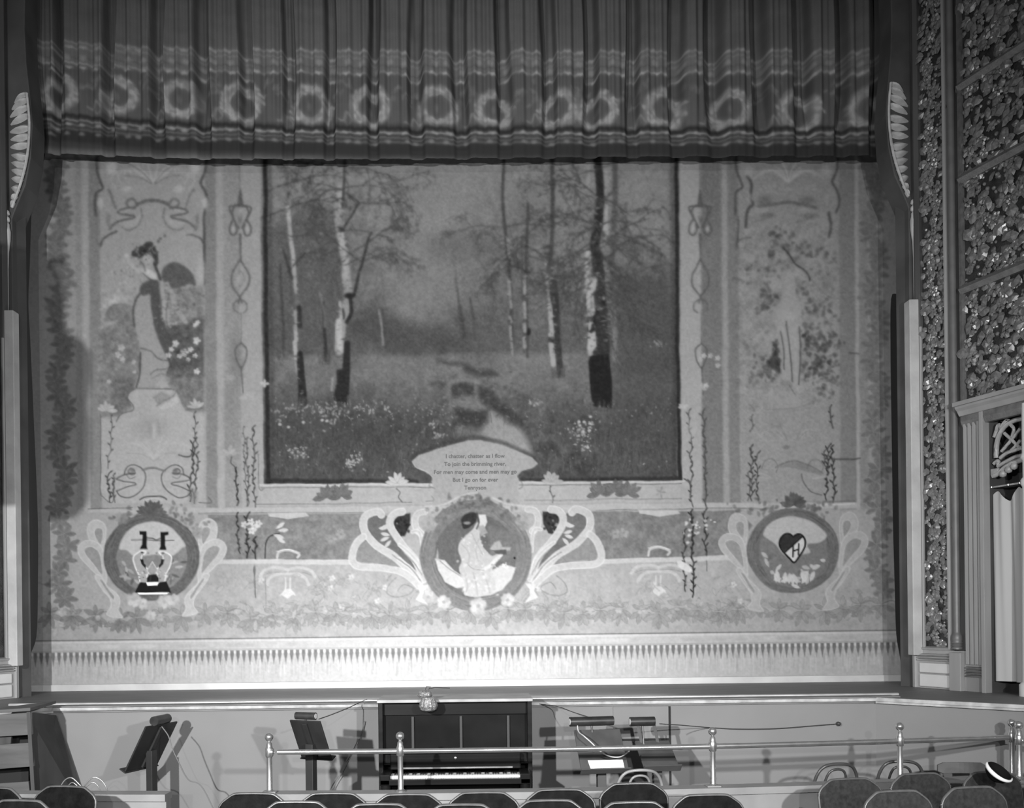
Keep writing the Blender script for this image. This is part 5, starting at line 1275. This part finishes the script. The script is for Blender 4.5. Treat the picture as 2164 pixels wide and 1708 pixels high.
# stiles and rails of the upper front
zt0, zt1 = PH-.18, PH-.08
for x in (-.41, .055, .51): 
    o = MB().box(x-.014, x+.014, .095, .12, PH-.50, PH-.17).build('stile', mat('stile_gloss', .05, .25), piano, bevel=.006)
MB().box(-hw+.05, hw-.05, .10, .12, PH-.16, PH-.03).build('rail', pm_, piano, bevel=.006)
MB().box(-hw+.05, hw-.05, .10, .12, PH-.62, PH-.51).build('rail', pm_, piano, bevel=.006)
MB().box(-hw+.04, hw-.04, .03, .10, .84, .87).build('shelf', pm_, piano, bevel=.008)
MB().box(-hw+.12, hw-.12, .0, .10, .69, .84).build('fallboard', pm_, piano, bevel=.012)
MB().box(-hw+.2, hw-.2, -.01, .0, .70, .715).build('fallboard_edge', mat('edge_wear', .16, .4, noise=.4, scale=8), piano)
MB().lathe([(0,-.012),(.012,-.01),(.012,.006),(0,.008)], (0, -.006, .80), 10, 'Y').build('knob', brass, piano, smooth=60)
MB().box(-hw+.04, hw-.04, -.22, .12, .58, .635).build('key_bed', pm_, piano, bevel=.008)
kx0, kx1 = -hw+.10, hw-.12
b = MB(); n = 52; kw = (kx1-kx0)/n
for k in range(n): b.box(kx0+k*kw+.0008, kx0+(k+1)*kw-.0008, -.165, -.005, .636, .66)
b.build('white_keys', ivory, piano)
b = MB()
for k in range(n-1):
    if k % 7 in (0, 2, 3, 5, 6): b.box(kx0+(k+1)*kw-.006, kx0+(k+1)*kw+.006, -.105, -.005, .66, .671)
b.build('black_keys', pm_, piano)
MB().box(-hw+.05, hw-.05, .06, .10, .06, .58).build('lower_panel', pm2, piano, bevel=.006)
MB().box(-hw+.02, hw-.02, .02, .6, 0, .06).build('plinth', pm_, piano, bevel=.006)
MB().box(-hw+.05, hw-.05, .56, .6, .06, PH-.04).build('back_board', pm_, piano)

# fluted glass lamp shade perched on the front edge of the lid
lp0 = at(906, 1489, YF-.02)
lamp = empty('glass_lamp', (lp0.x, YF+.02, ptop)); tag(lamp, 'small fluted glass lamp with a bell shade hanging over the piano lid edge', 'lamp')
glass_m = mat('cut_glass', .22, .18, metal=.3, noise=.6, scale=60, bump=.6)
b = MB(); b.lathe([(.018,.0),(.055,-.01),(.075,-.05),(.085,-.09),(.07,-.125),(.04,-.14),(0,-.145)], (0, -.11, .035), 32, flute=.06, nf=10); b.build('bell_shade', glass_m, lamp, smooth=30)
b = MB(); b.lathe([(0,.085),(.03,.08),(.062,.06),(.07,.03),(.05,.005),(.02,0)], (-.035, -.04, .012), 28, flute=.05, nf=8); b.build('upper_shade', glass_m, lamp, smooth=30)
b = MB(); b.tube([(-.03,-.04,.09),(-.02,-.04,.125),(.02,-.03,.12),(.0,-.03,.10),(.06,-.02,.115),(.14,.0,.108),(.2,.02,.104)], .005, 6); b.build('cord', mat('cord_dark', .03, .8), lamp)
MB().lathe([(.0,.0),(.035,.0),(.035,.012),(0,.012)], (-.035, -.04, 0), 12).build('base', mat('cord_dark', .03, .8), lamp, smooth=40)

# ------------------------------------------------------------------ music stands
wood_k = mat('stand_wood', .014, .6, noise=.4, scale=4, stretch=(1, .3, 1))
wood_g = mat('stand_wood_worn', .05, .7, noise=.25, scale=5)
tin_k = mat('lamp_tin', .02, .4, noise=.5, scale=9)
cord_m = mat('cord_grey', .13, .8)
def stand(name, label, pos, yaw, h_mid, tilt, bw, bl, lamp_len, m, lamp_yaw=0.0, lamp_r=.045, spine=True, lamp_dx=0.0, lamp_up=0.0):
    """desk centre sits at pos height h_mid; local +y is up-slope, away from the reader"""
    root = empty(name, (pos[0], pos[1], ZP), yaw); tag(root, label, 'music stand')
    ct, sn = math.cos(tilt), math.sin(tilt)
    def L(x, s, o): return (x, s*ct-o*sn*1.0, h_mid+s*sn+o*ct)
    def slab(x0, x1, s0, s1, o0, o1, nm, mm, bev=.004):
        return MB().hexa([L(x0,s0,o0),L(x1,s0,o0),L(x1,s1,o0),L(x0,s1,o0),L(x0,s0,o1),L(x1,s0,o1),L(x1,s1,o1),L(x0,s1,o1)]).build(nm, mm, root, bevel=bev)
    slab(-bw/2, bw/2, -bl/2, bl/2, -.008, .008, 'desk', m)
    slab(-bw/2-.01, bw/2+.01, -bl/2-.012, -bl/2, -.02, .06, 'ledge', m)
    if lamp_up > .1:
        for dx in (-.1, .06): MB().tube([Vector(L(dx, bl/2-.02, -.01)), Vector(L(dx-.04, bl/2+.03, .03))+Vector((0,0,lamp_up))], .02, 4).build('lamp_upright', m, root)
    if spine: slab(-.025, .025, -bl/2+.02, bl/2-.02, -.03, -.008, 'spine', m)
    MB().box(-.04, .04, -.035, .035, .03, h_mid-.04).build('post', m, root, bevel=.004)
    MB().box(-.22, .22, -.04, .04, 0, .05).build('foot', m, root, bevel=.006)
    MB().box(-.04, .04, -.22, .22, 0, .05).build('foot', m, root, bevel=.006)
    # tubular desk lamp on top
    c = Vector(L(lamp_dx, bl/2+.03, .03))+Vector((0,0,lamp_up)); d = Vector((math.cos(lamp_yaw), math.sin(lamp_yaw), 0))*lamp_len/2
    b = MB(); b.tube([c-d, c+d], lamp_r, 14); l = b.build('lamp_tube', tin_k, root, smooth=40)
    MB().tube([c-d*1.02, c-d*.98], lamp_r*.7, 12).build('lamp_cap', mat('cap_light', .5, .3), l, smooth=40)
    MB().tube([Vector(L(lamp_dx, bl/2-.06, -.02)), c], .010, 6).build('lamp_bracket', tin_k, root)
    return root
sa = at(320, 1577, 8.85)
S1 = stand('music_stand', 'dark wooden music stand tipped sideways between the crate steps and the rail gap', (sa.x, 8.85), math.radians(-110), sa.z-ZP, math.radians(60), .46, .50, .26, wood_k, math.radians(10))
sb = at(657, 1563, 8.3)
S2 = stand('music_stand', 'dark wooden music stand seen from behind just left of the piano', (sb.x, 8.3), math.radians(155), sb.z-ZP, math.radians(64), .33, .40, .20, wood_k, 0.1, .034)
sc_ = at(1270, 1586, 8.45)
S3 = stand('music_stand', 'worn wooden music stand holding a white sheet right of the piano', (sc_.x, 8.45), math.radians(6), sc_.z-ZP, math.radians(48), .44, .46, .42, wood_g, .05, .045, lamp_dx=-.05, lamp_up=.04)
sd_ = at(1388, 1596, 8.62)
S4 = stand('music_stand', 'worn wooden music stand with a short lamp tube in front of the hatch', (sd_.x, 8.62), math.radians(8), sd_.z-ZP, math.radians(38), .34, .36, .24, wood_g, -.03, .045, lamp_dx=-.09, lamp_up=.15)
# sheet of paper lying on the ledge of the third stand
ct, sn = math.cos(math.radians(48)), math.sin(math.radians(48))
sh = empty('paper_sheet', (sc_.x, 8.45, ZP), math.radians(6)); tag(sh, 'narrow white sheet of paper resting on the worn music stand ledge', 'paper')
def L2(x, s, o): return (x, s*ct-o*sn, sc_.z-ZP+s*sn+o*ct)
MB().hexa([L2(-.13,-.222,.010),(L2(.18,-.222,.010)),L2(.18,-.115,.010),L2(-.145,-.115,.010),L2(-.13,-.222,.012),L2(.18,-.222,.012),L2(.18,-.115,.012),L2(-.145,-.115,.012)]).build('sheet', mat('paper', .9, .8), sh)
# cords
def cord(par, label, pts, r=.0055, m=cord_m):
    b = MB(); b.tube([Vector(p) for p in spline([tuple(p) for p in pts], 6)], r, 6); o = b.build('cord', m, None, smooth=70); o.parent = par
    o.matrix_parent_inverse = (Matrix.Translation(par.location) @ par.rotation_euler.to_matrix().to_4x4()).inverted(); o['label'] = label; return o
cord(S1, 'grey cord hanging from the leftmost music stand lamp', [at(342,1536,8.70), at(356,1556,8.66), at(364,1582,8.64), at(378,1612,8.66), at(398,1648,8.7), at(430,1668,8.75), Vector((at(480,1700,8.8).x, 8.8, ZP+.01))])
cord(S2, 'dark cord rising from the stand lamp to the stage edge left of the piano', [at(674,1520,8.3), at(700,1511,8.6), at(735,1497,9.0), at(762,1484,9.33), at(776,1478,9.37)], .004, mat('cord_dark', .03, .8))
cord(S2, 'pale cord trailing down the wall between stand and piano', [at(770,1524,9.38), at(764,1550,9.38), at(752,1578,9.38), at(738,1606,9.37), at(722,1636,9.36), at(700,1676,9.34), Vector((at(690,1700,9.3).x, 9.3, ZP+.01))], .005)
cord(S4, 'thin dark cord strung along the pit wall to a round socket', [at(1394,1530,8.66), at(1440,1533,9.0), at(1500,1538,9.37), at(1560,1541,9.39), at(1640,1540,9.39), at(1720,1534,9.39), at(1770,1530,9.39)], .005, mat('cord_dark', .03, .8))
q = at(1772, 1530, 9.395); so = empty('wall_socket', q); tag(so, 'small round dark socket on the pit wall at the end of the cord', 'socket')
MB().lathe([(.022,.012),(.022,-.01),(.014,-.022),(0,-.024)], (0,0,0), 14, 'Y').build('plate', mat('socket_dark', .03, .5), so, smooth=50)
MB().lathe([(.008,-.022),(.008,-.03),(0,-.031)], (0,0,0), 10, 'Y').build('pin', tin_k, so, smooth=50)
cord(S3, 'pale cord lying slack across the stand with the white sheet', [at(1220,1520,8.6), at(1222,1545,8.5), at(1234,1556,8.36), at(1250,1570,8.32), at(1266,1586,8.28), at(1286,1598,8.24), at(1310,1600,8.24), at(1330,1588,8.3)], .006, mat('cord_pale', .45, .8))
cord(S3, 'pair of thin wires slung from the stage edge to the right stand lamps', [at(1140,1488,9.38), at(1180,1494,9.2), at(1210,1505,8.9), at(1245,1516,8.6)], .004, mat('cord_dark', .03, .8))

# ------------------------------------------------------------------ wooden steps at the far left
bw_m = mat('raw_boards', .075, .75, noise=.3, scale=4, stretch=(.4, 1, 3), bump=.1)
bw_d = mat('raw_boards_shaded', .04, .75, noise=.3, scale=4, stretch=(3, 1, .5), bump=.1)  # darker copy of the boards: shade on side and slot put into the colour
stp = empty('wooden_steps', (at(40, 1600, 8.7).x, 8.6, ZP)); tag(stp, 'rough boarded wooden steps with open slots in the lower left corner', 'steps')
si = Matrix.Translation(-Vector(stp.location))
def sput(b, nm, m, **k): o = b.build(nm, m, None, **k); o.parent = stp; o.matrix_parent_inverse = si; return o
def q4(p, D): return [at(x, y, D) for x, y in p]
def board(p, D, th, nm, m): sput(MB().prism(q4(p, D), (0, th, 0)), nm, m, bevel=.004)
board([(-30,1513),(66,1506),(68,1553),(-30,1559)], 8.6, .03, 'board', bw_m)
board([(-30,1576),(66,1570),(72,1620),(-30,1628)], 8.6, .03, 'board', bw_m)
board([(-30,1658),(60,1652),(66,1712),(-30,1718)], 8.6, .03, 'board', bw_m)
board([(-30,1556),(24,1554),(22,1574),(-30,1578)], 8.66, .03, 'board', bw_d)
# sloping side cheek: runs back to the wall
f0, f1 = q4([(64,1505),(76,1720)], 8.59); bk0, bk1 = q4([(119,1512),(190,1725)], 9.36)
b = MB(); o_ = Vector((-.035, .0, 0)); b.hexa([f1, bk1, bk1+o_, f1+o_, f0, bk0, bk0+o_, f0+o_]); sput(b, 'cheek_board', bw_d)
b = MB(); a0, a1 = q4([(-30,1509),(64,1503)], 8.58); b.hexa([a0, a1, Vector((bk0.x, 9.36, a1.z)), Vector((a0.x, 8.98, a0.z)), a0+Vector((0,0,.03)), a1+Vector((0,0,.03)), Vector((bk0.x, 9.36, a1.z+.03)), Vector((a0.x, 8.98, a0.z+.03))]); sput(b, 'tread', bw_m, bevel=.004)
board([(-20,1540),(60,1535),(60,1700),(-20,1705)], 8.85, .02, 'back_board', black_m)

# ------------------------------------------------------------------ chairs in the pit
bent_m = mat('bentwood', .045, .3, noise=.3, scale=6)
def bentwood(label, x, y, D, yaw, m=bent_m, wire=False, wdt=.42):
    top = at(x, y, D); h = top.z-ZP
    c = empty('bentwood_chair', (top.x, D, ZP), yaw); tag(c, label, 'chair', 'bentwood chairs in the pit')
    hw_ = wdt/2; sh_ = .44
    MB().lathe([(0,sh_-.02),(.20,sh_-.02),(.215,sh_),(.20,sh_+.02),(0,sh_+.025)], (0, .21, 0), 24).build('seat', m, c, smooth=50)
    for sx, yy in ((-1, .36), (1, .36)): MB().tube([(sx*.14, yy, sh_-.02), (sx*.17, yy+.03, .2), (sx*.19, yy+.06, 0)], .016, 8).build('leg', m, c, smooth=60)
    for sx in (-1, 1): MB().tube([(sx*.15, .06, sh_), (sx*.17, .02, .2), (sx*.19, -.04, 0)], .016, 8).build('leg', m, c, smooth=60)
    out = [(-hw_+.03,.05,sh_-.02),(-hw_,.0,h-.22),(-hw_+.02,-.03,h-.10),(-hw_*.6,-.05,h-.02),(0,-.055,h),(hw_*.6,-.05,h-.02),(hw_-.02,-.03,h-.10),(hw_,.0,h-.22),(hw_-.03,.05,sh_-.02)]
    inn = [(-hw_*.5,.05,sh_),(-hw_*.52,.0,h-.2),(-hw_*.35,-.035,h-.08),(0,-.045,h-.05),(hw_*.35,-.035,h-.08),(hw_*.52,.0,h-.2),(hw_*.5,.05,sh_)]
    r1, r2 = (.0145, .0115) if not wire else (.007, .006)
    MB().tube([tuple(p) for p in spline(out, 8)], r1, 8).build('back_hoop', m, c, smooth=70)
    MB().tube([tuple(p) for p in spline(inn, 8)], r2, 8).build('inner_hoop', m, c, smooth=70)
    MB().tube([(.19*math.cos(t), .21+.19*math.sin(t), .22) for t in np.linspace(0, 6.283, 20, endpoint=False)], .008, 6, True).build('leg_ring', m, c, smooth=70)
    return c
bentwood('dark bentwood chair with hooped back, in the pit left of the post by the socket', 1764, 1613, 8.35, math.radians(8))
bentwood('dark bentwood chair with hooped back standing behind the second rail post from the right', 1902, 1607, 8.4, math.radians(-10), wdt=.40)
bentwood('pale hooped chair partly hidden behind the tallest centre seat', 1350, 1626, 8.25, math.radians(4), mat('bentwood_pale', .2, .35, noise=.3, scale=6))
# wire-backed chair far left
wc = at(176, 1643, 8.36)
wch = empty('wire_chair', (wc.x, 8.36, ZP)); tag(wch, 'thin wire-backed chair with two looped hoops beside the wooden steps', 'chair')
wire = mat('steel_wire', .45, .3, metal=.7)
h = wc.z-ZP
MB().lathe([(0,.43),(.18,.43),(.19,.445),(.18,.46),(0,.46)], (0, .2, 0), 20).build('seat', bent_m, wch, smooth=50)
for sx in (-1, 1):
    o_ = [(sx*.2,.02,.46),(sx*.215,0,h-.12),(sx*.17,-.01,h-.03),(sx*.10,-.02,h),(sx*.03,-.02,h-.06),(sx*.005,-.01,h-.11),(sx*.004,0,.46)]
    i_ = [(sx*.13,.02,.46),(sx*.15,0,h-.12),(sx*.10,-.015,h-.045),(sx*.04,-.02,h-.08),(sx*.008,-.01,h-.12)]
    MB().tube([tuple(p) for p in spline(o_, 7)], .006, 6).build('wire_loop', wire, wch, smooth=70); MB().tube([tuple(p) for p in spline(i_, 7)], .005, 6).build('wire_loop', wire, wch, smooth=70)
    for yy in (.06, .34): MB().tube([(sx*.13, yy, .43), (sx*.19, yy+(.04 if yy > .2 else -.06), 0)], .008, 6).build('leg', wire, wch, smooth=70)
# broad board-backed chair near the rail's right end
bc_ = at(2030, 1612, 8.45); hb_ = bc_.z-ZP
bch = empty('board_back_chair', (bc_.x, 8.45, ZP), math.radians(-6)); tag(bch, 'wooden chair with one broad curved back board, behind the seats at right', 'chair')
brd = mat('chair_board', .06, .6, noise=.25, scale=5)
vs = []; fs = []
for i in range(11):
    t = i/10; x = -.21+.42*t; y = -.05*math.sin(math.pi*t)
    for (dy, dz) in ((0,-.10),(0,0),(-.02,0),(-.02,-.10)): vs.append((x, y+dy, hb_+dz+.012*math.sin(math.pi*t)-(.02 if i in (0,10) else 0)*(1 if dz == 0 else -1)))
for i in range(10):
    for k in range(4): fs.append((i*4+k, i*4+(k+1) % 4, (i+1)*4+(k+1) % 4, (i+1)*4+k))
fs += [(0,1,2,3), (43,42,41,40)]
MB().add(vs, fs).build('back_board', brd, bch, bevel=.004)
MB().box(-.2, .2, .0, .40, .42, .455).build('seat', brd, bch, bevel=.008)
for sx in (-1, 1):
    MB().tube([(sx*.17,-.0,hb_-.09),(sx*.18,.02,.44),(sx*.19,-.05,0)], .017, 8).build('leg', brd, bch, smooth=60); MB().tube([(sx*.17,.36,.43),(sx*.18,.38,0)], .017, 8).build('leg', brd, bch, smooth=60)

# ------------------------------------------------------------------ pit rail on its low kerb wall
ZK = -.625; ZR = -.275
def arc(x): return 7.9+.018*max(0, x)**2+.012*min(0, x)**2
kerb_m = mat('kerb_paint', .20, .7, noise=.12, scale=4)
def kerb(x0, x1, nm):
    n = 24; v = []; f = []
    for i in range(n+1):
        x = x0+(x1-x0)*i/n; y = arc(x)
        prof = [(-.02,ZP),(-.02,ZK-.06),(-.05,ZK-.06),(-.05,ZK),(.13,ZK),(.13,ZK-.06),(.10,ZK-.06),(.10,ZP)]
        for (a, z) in prof: v.append((x, y+a-.04, z))
    for i in range(n):
        for k in range(8): f.append((i*8+k, i*8+(k+1) % 8, (i+1)*8+(k+1) % 8, (i+1)*8+k))
    f += [tuple(range(8)), tuple(n*8+k for k in reversed(range(8)))]
    o = MB().add(v, f).build(nm, kerb_m); tag(o, kind='structure'); return o
xg0 = at(353, 1690, 7.95).x; xg1 = at(553, 1680, 7.9).x
kerb(-6.2, xg0, 'wall_kerb_left'); kerb(xg1, 6.4, 'wall_kerb_right')
rail = empty('pit_railing', (0, 7.9, ZK)); tag(rail, 'polished brass pit railing with ball-topped posts in front of the piano', 'railing')
rinv = Matrix.Translation((0, -7.9, -ZK))
def rput(b, nm, m=brass, parent=None, **k):
    o = b.build(nm, m, None, **k); o.parent = parent or rail
    if parent is None: o.matrix_parent_inverse = rinv
    return o
posts = [at(567, 1600, 7.9).x, at(846, 1600, 7.9).x, at(1508, 1600, 7.95).x, at(1903, 1600, 8.15).x, at(2136, 1600, 8.35).x]
def post(x, y):
    z0 = ZK; zt = ZR
    po = rput(MB().lathe([(.042,z0),(.042,z0+.008),(.030,z0+.014),(.024,z0+.03),(.0235,zt-.045),(.030,zt-.04),(.033,zt-.03),(.034,zt+.03),(.030,zt+.04),(.026,zt+.05),(.024,zt+.075),(.016,zt+.085),(.012,zt+.10)], (x, y, 0), 18), 'post', smooth=45)
    b = MB(); R_ = .037; zc = zt+.13
    b.lathe([(R_*math.sin(t), zc-R_*math.cos(t)) for t in np.linspace(0, math.pi, 12)], (x, y, 0), 20); rput(b, 'ball_finial', parent=po, smooth=80)
    return po
for x in posts: post(x, arc(x))
post(posts[-1]-.03, arc(posts[-1])-.16)
def pipe(x0, x1, tail=0):
    pts = [(x, arc(x), ZR) for x in np.linspace(x0, x1, 10)]
    rput(MB().tube(pts, .0235, 12), 'rail_pipe', smooth=60)
pipe(posts[0]+.075, posts[1]-.03); pipe(posts[1]+.03, posts[2]-.03); pipe(posts[2]+.03, posts[3]-.03); pipe(posts[3]+.03, posts[4]-.03)
rput(MB().tube([(posts[-1]+.0, arc(posts[-1])-.17, ZR-.01), (posts[-1]+.5, arc(posts[-1])-.9, ZR-.01)], .0235, 12), 'rail_pipe', smooth=60)
x = posts[0]; rput(MB().lathe([(.030,-.03),(.034,-.026),(.034,0),(.026,.004),(.026,-.02),(0,-.02)], (x+.034, arc(x), ZR), 14, 'X'), 'empty_socket', smooth=40)
for x in (posts[0], posts[2]): rput(MB().box(x-.06, x+.06, arc(x)-.05, arc(x)+.05, ZK-.001, ZK+.012), 'base_block', kerb_m, bevel=.004)

# ------------------------------------------------------------------ theatre seats
leather = mat('seat_leather', .006, .6, noise=.6, scale=12, spec=.05, bump=.1, bscale=60)
leather2 = mat('seat_leather_worn', .026, .6, noise=.35, scale=26, spec=.06, bump=.1, bscale=60)
rimm = mat('seat_rim', .07, .35, noise=.2, scale=12)
iron = mat('seat_iron', .06, .45)
prof = [(-.262,-.34),(-.265,-.13),(-.258,-.092),(-.238,-.062),(-.205,-.036),(-.17,-.012),(-.135,0),(0,.003),(.135,0),(.17,-.012),(.205,-.036),(.238,-.062),(.258,-.092),(.265,-.13),(.262,-.34)]
def make_seat(h, lm):
    s = empty('theatre_seat', (0,0,0))
    lean = .16
    def q(x, z, o): return (x, -o+lean*z*-1*-1*0-(z)*-.0+(-z*lean)*-1*0 - 0, h+z)
    front = [(x, .02-z*lean*-1, h+z) for x, z in prof]
    b = MB(); b.prism(front, (0, -.035, 0)); b.build('backrest', lm, s, bevel=.008)
    b = MB(); b.tube([(x, .0025-z*lean*-1, h+z) for x, z in spline(prof, 3)], .0125, 8); b.build('rim', rimm, s, smooth=70)
    b = MB(); b.prism([(x*.9, .045-z*lean*-1-.0, h+z*.86-.03) for x, z in prof], (0, -.03, 0)); b.build('back_cushion', leather, s, bevel=.012)
    MB().hexa([(-.22,.02,.42),(.22,.02,.42),(.22,.12,.42),(-.22,.12,.42),(-.22,.02,.76),(.22,.02,.76),(.22,.07,.76),(-.22,.07,.76)]).build('folded_seat', leather, s, bevel=.02)
    for sx in (-1, 1):
        MB().box(sx*.262-.010, sx*.262+.010, -.05, .16, .0, h-.28).build('standard', iron, s, bevel=.006)
        MB().box(sx*.262-.016, sx*.262+.016, -.04, .30, h-.29, h-.265).build('armrest', rimm, s, bevel=.01)
    return s
TOPA, TOPB = -.46, -.362
base = make_seat(.84, leather); base2 = make_seat(.84, leather2)
rowA = [(-14,1667),(140,1664),(536,1679),(704,1679),(862,1681),(1021,1677),(1182,1671),(1338,1658),(1494,1682),(1794,1648),(1942,1637),(2093,1633),(2275,1638)]
rowB = [(44,1694),(628,1697),(800,1702),(975,1703),(1160,1694),(1338,1698),(1894,1674),(2054,1666),(2262,1674)]
labA = ['dark leather theatre seat back cut by the left frame edge', 'large dark leather seat back before the wooden steps', 'dark seat back below the end post of the railing', 'dark seat back between the end post and the piano', 'dark seat back below the second rail post from the left',
        'dark seat back below the right half of the piano keys', 'dark seat back right of the piano, lower than its right neighbour', 'tallest dark seat back, in front of the pale hooped chair', 'dark seat back below the rail post right of the hatch',
        'worn seat back in front of the left dark bentwood chair', 'worn seat back in front of the second rail post from the right', 'worn seat back in front of the board-backed chair, under the twin posts', 'worn seat back at the right frame edge in the front row']
labB = ['rear-row seat back in the lower left corner', 'rear-row seat back overlapping the seats at the railing end', 'rear-row seat back left of the second rail post', 'rear-row seat back below the middle of the piano', 'rear-row seat back below the worn stand with the sheet',
        'rear-row seat back overlapping the tallest seat', 'leftmost rear-row seat back of the right hand block', 'rear-row seat back in the middle of the right hand block', 'rear-row seat back in the lower right corner']
def place(k, px, py, zt, lab, grp, used):
    src = base2 if px > 1600 else base
    u, v = unroll(px, py); D = (EYE-zt)*F/v
    if D > 7.55: D = 7.55
    o = src if src not in used else copy_tree(src)
    used.append(src)
    X = u/F*D
    o.location = (X, D, zt-.84); o.rotation_euler = (0, 0, X*.045)
    if zt > -.4: o.scale = (.92, 1, 1)
    tag(o, lab, 'seat', grp)
used = []
for k, (x, y) in enumerate(rowA): place(k, x, y, TOPA, labA[k], 'front row of theatre seats', used)
for k, (x, y) in enumerate(rowB): place(k, x, y, TOPB, labB[k], 'second row of theatre seats', used)
# upturned hat with pale rim on the seat backs
hp_ = at(2112, 1630, 7.25)
hat = empty('upturned_hat', hp_-Vector((0,0,.06))); tag(hat, 'upturned dark hat with white rim lying on the seats below the twin posts', 'hat')
tl = Matrix.Translation((0,0,.06)) @ Matrix.Rotation(math.radians(24), 4, 'Y') @ Matrix.Rotation(math.radians(34), 4, 'X')
b = MB(); b.lathe([(0,-.085),(.05,-.08),(.085,-.05),(.10,0),(.096,0),(.08,-.046),(.045,-.073),(0,-.078)], (0,0,0), 28); b.v = [tuple(tl @ Vector(v)) for v in b.v]; b.build('crown', mat('hat_felt', .006, .9, spec=.1), hat, smooth=60)
ar = [(.105*math.cos(t), .105*math.sin(t), .0) for t in np.linspace(math.radians(150), math.radians(345), 24)]
b = MB(); b.tube([tl @ Vector(p) for p in ar], .01, 8, rs=[.004+.014*math.sin(math.pi*i/23)**.7*(1.2-.7*i/23) for i in range(24)]); b.build('rim', mat('hat_rim', .7, .6), hat, smooth=70)
